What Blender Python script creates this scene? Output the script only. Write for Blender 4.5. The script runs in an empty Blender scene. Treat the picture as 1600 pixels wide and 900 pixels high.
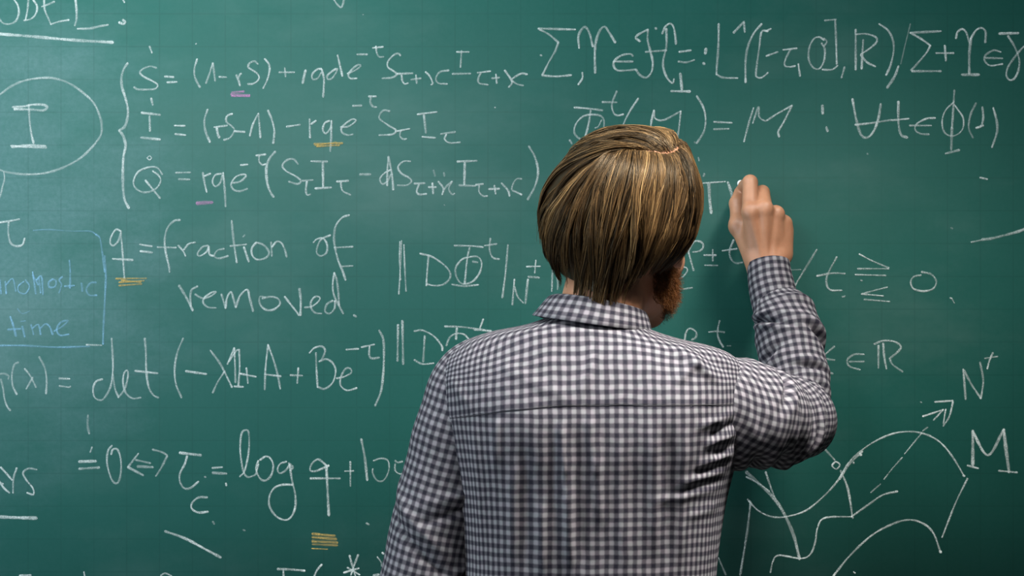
import bpy, math, random
import numpy as np
from mathutils import Vector, noise as mnoise

random.seed(7)
RNG = np.random.default_rng(7)
SC = bpy.context.scene
COL = SC.collection

# ------------------------------------------------------------------ camera, world, lights, exposure
CAM_D, CAM_Z, FPX = 3.3, 1.585, 3795.0      # metres from the board, eye height, focal length in pixels of the 1600 frame
cam_data = bpy.data.cameras.new('camera')
cam_data.sensor_width = 36.0
cam_data.lens = FPX / 1600.0 * 36.0
cam_data.clip_start = 0.05
cam = bpy.data.objects.new('camera', cam_data)
cam.location = (0.0, -CAM_D, CAM_Z)
cam.rotation_euler = (math.radians(90), 0, 0)
COL.objects.link(cam)
SC.camera = cam

SC.view_settings.view_transform = 'Standard'
SC.view_settings.look = 'None'
SC.view_settings.gamma = 1.0
SC.view_settings.use_curve_mapping = False
SC.view_settings.exposure = 0.0

world = bpy.data.worlds.new('world')
SC.world = world
world.use_nodes = True
world.node_tree.nodes['Background'].inputs[0].default_value = (0.75, 0.86, 1.0, 1)
world.node_tree.nodes['Background'].inputs[1].default_value = 0.025


def area_light(name, loc, target, sx, sy, power, color):
    d = bpy.data.lights.new(name, 'AREA')
    d.shape = 'RECTANGLE'
    d.size, d.size_y = sx, sy
    d.energy = power
    d.color = color
    o = bpy.data.objects.new(name, d)
    o.location = loc
    o.rotation_euler = (Vector(target) - Vector(loc)).to_track_quat('-Z', 'Y').to_euler()
    COL.objects.link(o)
    return o


area_light('window_light', (-2.0, -1.1, 1.55), (-0.75, 0.0, 1.55), 0.9, 1.1, 33, (0.72, 0.88, 1.0))
area_light('board_lamp', (-0.70, -0.80, 2.85), (-0.45, 0.0, 1.6), 1.5, 0.2, 28, (0.88, 0.97, 1.0))
area_light('ceiling_lamp', (0.72, -1.08, 2.9), (0.34, -0.60, 1.42), 0.7, 0.25, 12.0, (1.0, 0.95, 0.89)).data.spread = math.radians(49)
area_light('ceiling_lamp', (-1.35, -3.3, 2.75), (0.0, -0.2, 1.5), 0.9, 0.3, 34, (0.96, 0.98, 1.0))


# ------------------------------------------------------------------ helpers
def P(px, py, y):
    """point at depth y that the photograph shows at pixel (px, py)"""
    k = (y + CAM_D) / FPX
    return np.array([(px - 800.0) * k, y, CAM_Z + (450.0 - py) * k])


def world_loc(o):
    v = Vector((0, 0, 0))
    while o is not None:
        v += o.location
        o = o.parent
    return np.array(v)


def link_mesh(name, verts, faces, mat, parent=None, smooth=True, uv=None, attrs=None, origin=None):
    """faces: (n,4) or (n,3) int array, or list of such arrays; verts in world coordinates"""
    verts = np.asarray(verts, dtype=np.float64)
    if not isinstance(faces, (list, tuple)):
        faces = [faces]
    base = world_loc(parent) if parent is not None else np.zeros(3)
    org = np.zeros(3) if origin is None else np.asarray(origin, float) - base
    me = bpy.data.meshes.new(name)
    v = verts - base - org
    me.vertices.add(len(v))
    me.vertices.foreach_set('co', v.astype(np.float32).ravel())
    loops = np.concatenate([np.asarray(f).ravel() for f in faces]).astype(np.int32)
    counts = np.concatenate([np.full(len(f), np.asarray(f).shape[1]) for f in faces]).astype(np.int32)
    starts = np.concatenate([[0], np.cumsum(counts)[:-1]]).astype(np.int32)
    me.loops.add(len(loops))
    me.loops.foreach_set('vertex_index', loops)
    me.polygons.add(len(counts))
    me.polygons.foreach_set('loop_start', starts)
    if smooth:
        me.polygons.foreach_set('use_smooth', np.ones(len(counts), dtype=bool))
    if uv is not None:
        layer = me.uv_layers.new(name='cloth')
        layer.data.foreach_set('uv', np.asarray(uv, dtype=np.float32)[loops].ravel())
    for k, a in (attrs or {}).items():
        at = me.attributes.new(k, 'FLOAT', 'POINT')
        at.data.foreach_set('value', np.asarray(a, dtype=np.float32))
    me.update(calc_edges=True)
    me.validate()
    if mat is not None:
        me.materials.append(mat)
    o = bpy.data.objects.new(name, me)
    o.parent = parent
    o.location = org
    COL.objects.link(o)
    return o


def box_arrays(x0, x1, y0, y1, z0, z1, bevel=0.0):
    v = np.array([[x, y, z] for x in (x0, x1) for y in (y0, y1) for z in (z0, z1)])
    f = np.array([[0, 1, 3, 2], [4, 6, 7, 5], [0, 4, 5, 1], [2, 3, 7, 6], [0, 2, 6, 4], [1, 5, 7, 3]])
    return v, f


def join_arrays(parts):
    vs, fs, n = [], [], 0
    for v, f in parts:
        vs.append(v)
        fs.append(np.asarray(f) + n)
        n += len(v)
    return np.concatenate(vs), fs


def catmull(pts, n_per=None, step=None, closed=False):
    p = np.asarray(pts, float)
    if len(p) == 1:
        return p
    if closed:
        ext = np.vstack([p[-1], p, p[0], p[1]])
        ns = len(p)
    else:
        ext = np.vstack([2 * p[0] - p[1], p, 2 * p[-1] - p[-2]])
        ns = len(p) - 1
    out = []
    for i in range(ns):
        a, b, c, d = ext[i:i + 4]
        L = np.linalg.norm((c - b)[:3])
        n = n_per if n_per else max(1, int(round(L / step)))
        t = (np.arange(n) / n)[:, None]
        out.append(0.5 * ((2 * b) + (c - a) * t + (2 * a - 5 * b + 4 * c - d) * t ** 2 + (3 * b - a - 3 * c + d) * t ** 3))
    if not closed:
        out.append(p[-1:])
    return np.concatenate(out)


def grid_faces(nr, nc, wrap=True):
    i = np.arange(nr - 1)[:, None] * nc
    j = np.arange(nc if wrap else nc - 1)[None, :]
    jn = (j + 1) % nc
    return np.stack([i + j, i + jn, i + nc + jn, i + nc + j], axis=-1).reshape(-1, 4)


def vnoise(p, scale=1.0):
    p = np.asarray(p, float) * scale
    return np.array([mnoise.noise(Vector(q)) for q in p])


def tag(o, label, cat, group=None):
    o['label'] = label
    o['category'] = cat
    if group:
        o['group'] = group
    return o


# ------------------------------------------------------------------ materials
def new_mat(name):
    m = bpy.data.materials.new(name)
    m.use_nodes = True
    nt = m.node_tree
    return m, nt, nt.nodes['Principled BSDF']


def N(nt, typ, **kw):
    n = nt.nodes.new(typ)
    for k, v in kw.items():
        if isinstance(k, str) and k.startswith('i_'):
            n.inputs[int(k[2:])].default_value = v
        else:
            setattr(n, k, v)
    return n


def math_node(nt, op, a, b=None, c=None):
    n = nt.nodes.new('ShaderNodeMath')
    n.operation = op
    for i, x in enumerate((a, b, c)):
        if x is None:
            continue
        if isinstance(x, (int, float)):
            n.inputs[i].default_value = x
        else:
            nt.links.new(x, n.inputs[i])
    return n.outputs[0]


def map_range(nt, val, a, b, c=0.0, d=1.0, smooth=False):
    n = nt.nodes.new('ShaderNodeMapRange')
    n.interpolation_type = 'SMOOTHSTEP' if smooth else 'LINEAR'
    nt.links.new(val, n.inputs[0])
    for i, x in enumerate((a, b, c, d)):
        n.inputs[i + 1].default_value = x
    return n.outputs[0]


def ramp(nt, val, stops):
    n = nt.nodes.new('ShaderNodeValToRGB')
    nt.links.new(val, n.inputs[0])
    cr = n.color_ramp
    while len(cr.elements) < len(stops):
        cr.elements.new(0.5)
    for e, (p, c) in zip(cr.elements, stops):
        e.position = p
        e.color = (*c, 1)
    return n.outputs[0]


def mix_col(nt, fac, a, b, mode='MIX'):
    n = nt.nodes.new('ShaderNodeMix')
    n.data_type = 'RGBA'
    n.blend_type = mode
    for sock, x in ((n.inputs[0], fac), (n.inputs[6], a), (n.inputs[7], b)):
        if isinstance(x, (int, float)):
            sock.default_value = x
        elif isinstance(x, tuple):
            sock.default_value = (*x, 1)
        else:
            nt.links.new(x, sock)
    return n.outputs[2]


def noise_tex(nt, vec, scale, detail=3.0, rough=0.55):
    n = nt.nodes.new('ShaderNodeTexNoise')
    n.inputs['Scale'].default_value = scale
    n.inputs['Detail'].default_value = detail
    n.inputs['Roughness'].default_value = rough
    if vec is not None:
        nt.links.new(vec, n.inputs['Vector'])
    return n.outputs[0]


def simple_mat(name, color, rough=0.6, bump=0.0, scale=60.0, var=0.15, metal=0.0):
    m, nt, b = new_mat(name)
    tc = N(nt, 'ShaderNodeTexCoord')
    nz = noise_tex(nt, tc.outputs['Object'], scale)
    c2 = tuple(x * (1 - var) for x in color)
    c1 = tuple(min(1, x * (1 + var)) for x in color)
    nt.links.new(ramp(nt, nz, [(0.3, c2), (0.7, c1)]), b.inputs['Base Color'])
    b.inputs['Roughness'].default_value = rough
    b.inputs['Metallic'].default_value = metal
    if bump:
        bp = N(nt, 'ShaderNodeBump')
        bp.inputs['Strength'].default_value = bump
        bp.inputs['Distance'].default_value = 0.002
        nt.links.new(nz, bp.inputs['Height'])
        nt.links.new(bp.outputs[0], b.inputs['Normal'])
    return m


GRID_PX = 51.3
GS = GRID_PX / 1150.0


def board_material():
    m, nt, b = new_mat('green_board_enamel')
    tc = N(nt, 'ShaderNodeTexCoord')
    sep = N(nt, 'ShaderNodeSeparateXYZ')
    nt.links.new(tc.outputs['Object'], sep.inputs[0])
    gx0 = (1224 - 800) / 1150.0
    gz0 = CAM_Z + (450 - 21.5) / 1150.0

    def lines(sock, off):
        t = math_node(nt, 'MULTIPLY_ADD', sock, 1 / GS, -off / GS + 1000.5)
        d = math_node(nt, 'ABSOLUTE', math_node(nt, 'SUBTRACT', math_node(nt, 'FRACT', t), 0.5))
        return map_range(nt, d, 0.008, 0.026, 1.0, 0.0, True)
    ln = math_node(nt, 'MAXIMUM', lines(sep.outputs[0], gx0), lines(sep.outputs[2], gz0))
    # printed lines are worn: broken by noise
    wear = map_range(nt, noise_tex(nt, tc.outputs['Object'], 9.0, 4.0), 0.3, 0.7, 0.15, 0.75)
    ln = math_node(nt, 'MULTIPLY', ln, wear)
    cloud = noise_tex(nt, tc.outputs['Object'], 3.2, 5.0, 0.6)
    base = ramp(nt, cloud, [(0.25, (0.0085, 0.082, 0.065)), (0.75, (0.0115, 0.099, 0.080))])
    fine = noise_tex(nt, tc.outputs['Object'], 160.0, 3.0, 0.7)
    base = mix_col(nt, map_range(nt, fine, 0.35, 0.75, 0.0, 0.22), base, (0.026, 0.108, 0.096))
    # wiped chalk dust: broad, soft, slightly streaky veil
    mp = N(nt, 'ShaderNodeMapping')
    mp.inputs['Scale'].default_value = (1.0, 1.0, 2.2)
    mp.inputs['Rotation'].default_value = (0, math.radians(18), 0)
    nt.links.new(tc.outputs['Object'], mp.inputs[0])
    dust = map_range(nt, noise_tex(nt, mp.outputs[0], 2.4, 6.0, 0.62), 0.46, 0.78, 0.0, 0.075, True)
    base = mix_col(nt, dust, base, (0.42, 0.50, 0.48))
    # smeared, half wiped blue and white chalk round the boxed note at the left; also paints in the brighter light there
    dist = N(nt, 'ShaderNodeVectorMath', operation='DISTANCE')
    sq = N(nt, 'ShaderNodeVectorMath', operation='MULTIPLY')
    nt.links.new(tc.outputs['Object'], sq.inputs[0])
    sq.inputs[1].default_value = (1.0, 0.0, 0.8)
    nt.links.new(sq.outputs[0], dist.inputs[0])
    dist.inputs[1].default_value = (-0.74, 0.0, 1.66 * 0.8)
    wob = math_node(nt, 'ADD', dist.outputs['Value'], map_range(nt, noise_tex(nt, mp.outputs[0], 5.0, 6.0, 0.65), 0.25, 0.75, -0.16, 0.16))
    smear_light = math_node(nt, 'MULTIPLY', map_range(nt, wob, 0.04, 0.36, 0.11, 0.0, True), map_range(nt, fine, 0.3, 0.7, 0.7, 1.2))
    base = mix_col(nt, smear_light, base, (0.36, 0.47, 0.55))
    base = mix_col(nt, math_node(nt, 'MULTIPLY', ln, 0.42), base, (0.005, 0.047, 0.038))
    nt.links.new(base, b.inputs['Base Color'])
    rr = map_range(nt, cloud, 0.3, 0.7, 0.54, 0.62)
    nt.links.new(rr, b.inputs['Roughness'])
    b.inputs['Specular IOR Level'].default_value = 0.28
    return m


def chalk_material(name, color):
    """grainy chalk: dense in the middle of a stroke, crumbly at its edges; 'edge' and 'press' are stored per vertex"""
    m, nt, b = new_mat(name)
    tc = N(nt, 'ShaderNodeTexCoord')
    edge = N(nt, 'ShaderNodeAttribute', attribute_name='edge').outputs['Fac']
    press = N(nt, 'ShaderNodeAttribute', attribute_name='press').outputs['Fac']
    g = noise_tex(nt, tc.outputs['Object'], 620.0, 2.0, 0.6)
    g2 = noise_tex(nt, tc.outputs['Object'], 150.0, 2.0, 0.5)
    grain = math_node(nt, 'ADD', map_range(nt, g, 0.3, 0.7, -0.45, 0.45), map_range(nt, g2, 0.3, 0.7, -0.22, 0.22))
    body = math_node(nt, 'MULTIPLY', map_range(nt, edge, 0.0, 0.8, 0.0, 1.0, True), press)
    a = math_node(nt, 'MULTIPLY', body, math_node(nt, 'ADD', grain, 1.0))
    a = math_node(nt, 'MINIMUM', math_node(nt, 'MAXIMUM', a, 0.0), 1.0)
    b.inputs['Base Color'].default_value = (*color, 1)
    b.inputs['Roughness'].default_value = 0.95
    b.inputs['Specular IOR Level'].default_value = 0.1
    nt.links.new(a, b.inputs['Alpha'])
    return m


def gingham_material(name, period=0.0107):
    m, nt, b = new_mat(name)
    uvn = N(nt, 'ShaderNodeUVMap', uv_map='cloth')
    tc = N(nt, 'ShaderNodeTexCoord')
    wob = N(nt, 'ShaderNodeTexNoise')
    wob.inputs['Scale'].default_value = 45.0
    nt.links.new(uvn.outputs[0], wob.inputs['Vector'])
    vm = N(nt, 'ShaderNodeVectorMath', operation='MULTIPLY_ADD')
    nt.links.new(wob.outputs['Color'], vm.inputs[0])
    vm.inputs[1].default_value = (0.0026, 0.0026, 0)
    nt.links.new(uvn.outputs[0], vm.inputs[2])
    sep = N(nt, 'ShaderNodeSeparateXYZ')
    nt.links.new(vm.outputs[0], sep.inputs[0])

    def stripe(s):
        w = math_node(nt, 'SINE', math_node(nt, 'MULTIPLY', s, 2 * math.pi / period))
        return map_range(nt, w, -0.75, 0.75, 0.0, 1.0, True)
    su, sv = stripe(sep.outputs[0]), stripe(sep.outputs[1])
    tot = math_node(nt, 'MULTIPLY', math_node(nt, 'ADD', su, sv), 0.5)
    thread = noise_tex(nt, uvn.outputs[0], 900.0, 2.0, 0.7)
    col = ramp(nt, tot, [(0.0, (0.205, 0.20, 0.21)), (0.5, (0.068, 0.064, 0.074)), (1.0, (0.011, 0.0105, 0.018))])
    tint = noise_tex(nt, uvn.outputs[0], 110.0, 1.0, 0.5)
    col = mix_col(nt, 0.25, col, ramp(nt, tint, [(0.35, (0.75, 0.9, 0.85)), (0.65, (1.0, 0.78, 0.95))]), 'MULTIPLY')
    nt.links.new(col, b.inputs['Base Color'])
    b.inputs['Roughness'].default_value = 0.85
    b.inputs['Specular IOR Level'].default_value = 0.2
    bp = N(nt, 'ShaderNodeBump')
    bp.inputs['Strength'].default_value = 0.25
    bp.inputs['Distance'].default_value = 0.0006
    nt.links.new(thread, bp.inputs['Height'])
    nt.links.new(bp.outputs[0], b.inputs['Normal'])
    return m


def skin_material():
    m, nt, b = new_mat('skin')
    tc = N(nt, 'ShaderNodeTexCoord')
    n1 = noise_tex(nt, tc.outputs['Object'], 38.0, 4.0, 0.6)
    n2 = noise_tex(nt, tc.outputs['Object'], 420.0, 2.0, 0.6)
    col = ramp(nt, n1, [(0.3, (0.33, 0.150, 0.080)), (0.7, (0.42, 0.205, 0.115))])
    nt.links.new(col, b.inputs['Base Color'])
    b.inputs['Roughness'].default_value = 0.5
    b.inputs['Subsurface Weight'].default_value = 0.12
    b.inputs['Subsurface Radius'].default_value = (0.01, 0.004, 0.002)
    b.inputs['Subsurface Scale'].default_value = 0.5
    bp = N(nt, 'ShaderNodeBump')
    bp.inputs['Strength'].default_value = 0.15
    bp.inputs['Distance'].default_value = 0.001
    nt.links.new(n2, bp.inputs['Height'])
    nt.links.new(bp.outputs[0], b.inputs['Normal'])
    return m


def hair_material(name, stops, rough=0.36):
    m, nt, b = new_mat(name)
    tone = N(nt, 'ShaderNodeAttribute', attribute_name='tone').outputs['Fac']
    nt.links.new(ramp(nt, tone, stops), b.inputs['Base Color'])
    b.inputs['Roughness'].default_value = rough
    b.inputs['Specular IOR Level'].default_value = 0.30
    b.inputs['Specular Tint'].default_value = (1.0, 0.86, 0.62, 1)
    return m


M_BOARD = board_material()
M_WHITE = chalk_material('white_chalk', (0.74, 0.82, 0.79))
M_PINK = chalk_material('pink_chalk', (0.72, 0.33, 0.62))
M_ORANGE = chalk_material('orange_chalk', (0.66, 0.45, 0.13))
M_BLUE = chalk_material('blue_chalk', (0.30, 0.58, 0.80))
M_GINGHAM = gingham_material('gingham_cotton')
M_SKIN = skin_material()
M_HAIR = hair_material('brown_hair', [(0.0, (0.010, 0.006, 0.003)), (0.35, (0.050, 0.028, 0.0115)), (0.7, (0.150, 0.086, 0.034)), (1.0, (0.36, 0.225, 0.095))], 0.36)
M_BEARD = hair_material('red_brown_beard', [(0.0, (0.022, 0.008, 0.003)), (0.5, (0.12, 0.040, 0.011)), (1.0, (0.30, 0.125, 0.038))], 0.45)
M_WALL = simple_mat('painted_wall', (0.72, 0.71, 0.67), 0.8, 0.1, 40, 0.04)
M_FLOOR = simple_mat('grey_floor', (0.30, 0.29, 0.27), 0.5, 0.05, 12, 0.12)
M_FRAME = simple_mat('brushed_aluminium', (0.55, 0.56, 0.57), 0.35, 0.05, 90, 0.06, 0.9)
M_TROUSERS = simple_mat('dark_denim', (0.03, 0.035, 0.06), 0.85, 0.2, 260, 0.3)
M_SHOE = simple_mat('brown_leather', (0.07, 0.04, 0.025), 0.45, 0.1, 120, 0.2)
M_THREAD = simple_mat('dark_thread', (0.015, 0.014, 0.02), 0.9, 0.0, 300, 0.2)
M_CHALK = simple_mat('chalk', (0.82, 0.84, 0.83), 0.9, 0.2, 400, 0.05)

# ------------------------------------------------------------------ setting
v, f = box_arrays(-3.2, 3.2, 0.03, 0.15, 0.0, 3.1)
link_mesh('wall_back', v, f, M_WALL, smooth=False)['kind'] = 'structure'
v, f = box_arrays(-3.2, 3.2, -6.5, 0.15, -0.1, 0.0)
link_mesh('floor', v, f, M_FLOOR, smooth=False)['kind'] = 'structure'

# ------------------------------------------------------------------ chalkboard
BX0, BX1, BZ0, BZ1 = -2.1, 1.9, 0.86, 2.16
v, f = box_arrays(BX0, BX1, 0.0, 0.028, BZ0, BZ1)
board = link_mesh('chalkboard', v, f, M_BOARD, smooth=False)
tag(board, 'large green chalkboard with a faint square grid, covered in handwritten formulas', 'chalkboard')
fr = [box_arrays(BX0 - 0.03, BX1 + 0.03, -0.012, 0.029, BZ1, BZ1 + 0.035),
      box_arrays(BX0 - 0.03, BX1 + 0.03, -0.012, 0.029, BZ0 - 0.035, BZ0),
      box_arrays(BX0 - 0.03, BX0, -0.012, 0.029, BZ0, BZ1),
      box_arrays(BX1, BX1 + 0.03, -0.012, 0.029, BZ0, BZ1)]
link_mesh('frame', *join_arrays(fr), M_FRAME, board, smooth=False)
tr = [box_arrays(BX0, BX1, -0.085, -0.012, BZ0 - 0.035, BZ0 - 0.027),
      box_arrays(BX0, BX1, -0.089, -0.085, BZ0 - 0.035, BZ0 - 0.012)]
link_mesh('chalk_tray', *join_arrays(tr), M_FRAME, board, smooth=False)

# ------------------------------------------------------------------ the writing on the board
# every stroke: "w<width> s<pressure> x,y x,y ..." in pixels of an enlargement; each block gives where the
# enlargement lies in the 1600 x 900 photograph (left, top, magnification)
A, B_, C_, D_ = (0, 0, 4), (400, 0, 4), (800, 0, 4), (1200, 0, 4)
E_, F_, G_, I_ = (0, 200, 4), (400, 200, 4), (1200, 200, 4), (0, 400, 4)
J_, N_, L_, M_ = (400, 400, 4), (1200, 400, 4), (0, 600, 4), (400, 600, 4)
H_, K_, O_, P_ = (800, 170, 2.6457), (1000, 220, 4), (0, 700, 4.494), (356, 700, 4.494)
Q_, R_, T_, U_, V_ = (1100, 560, 2.648), (780, 400, 9), (1040, 490, 10), (580, 700, 4.5), (0, 0, 1)

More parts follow.
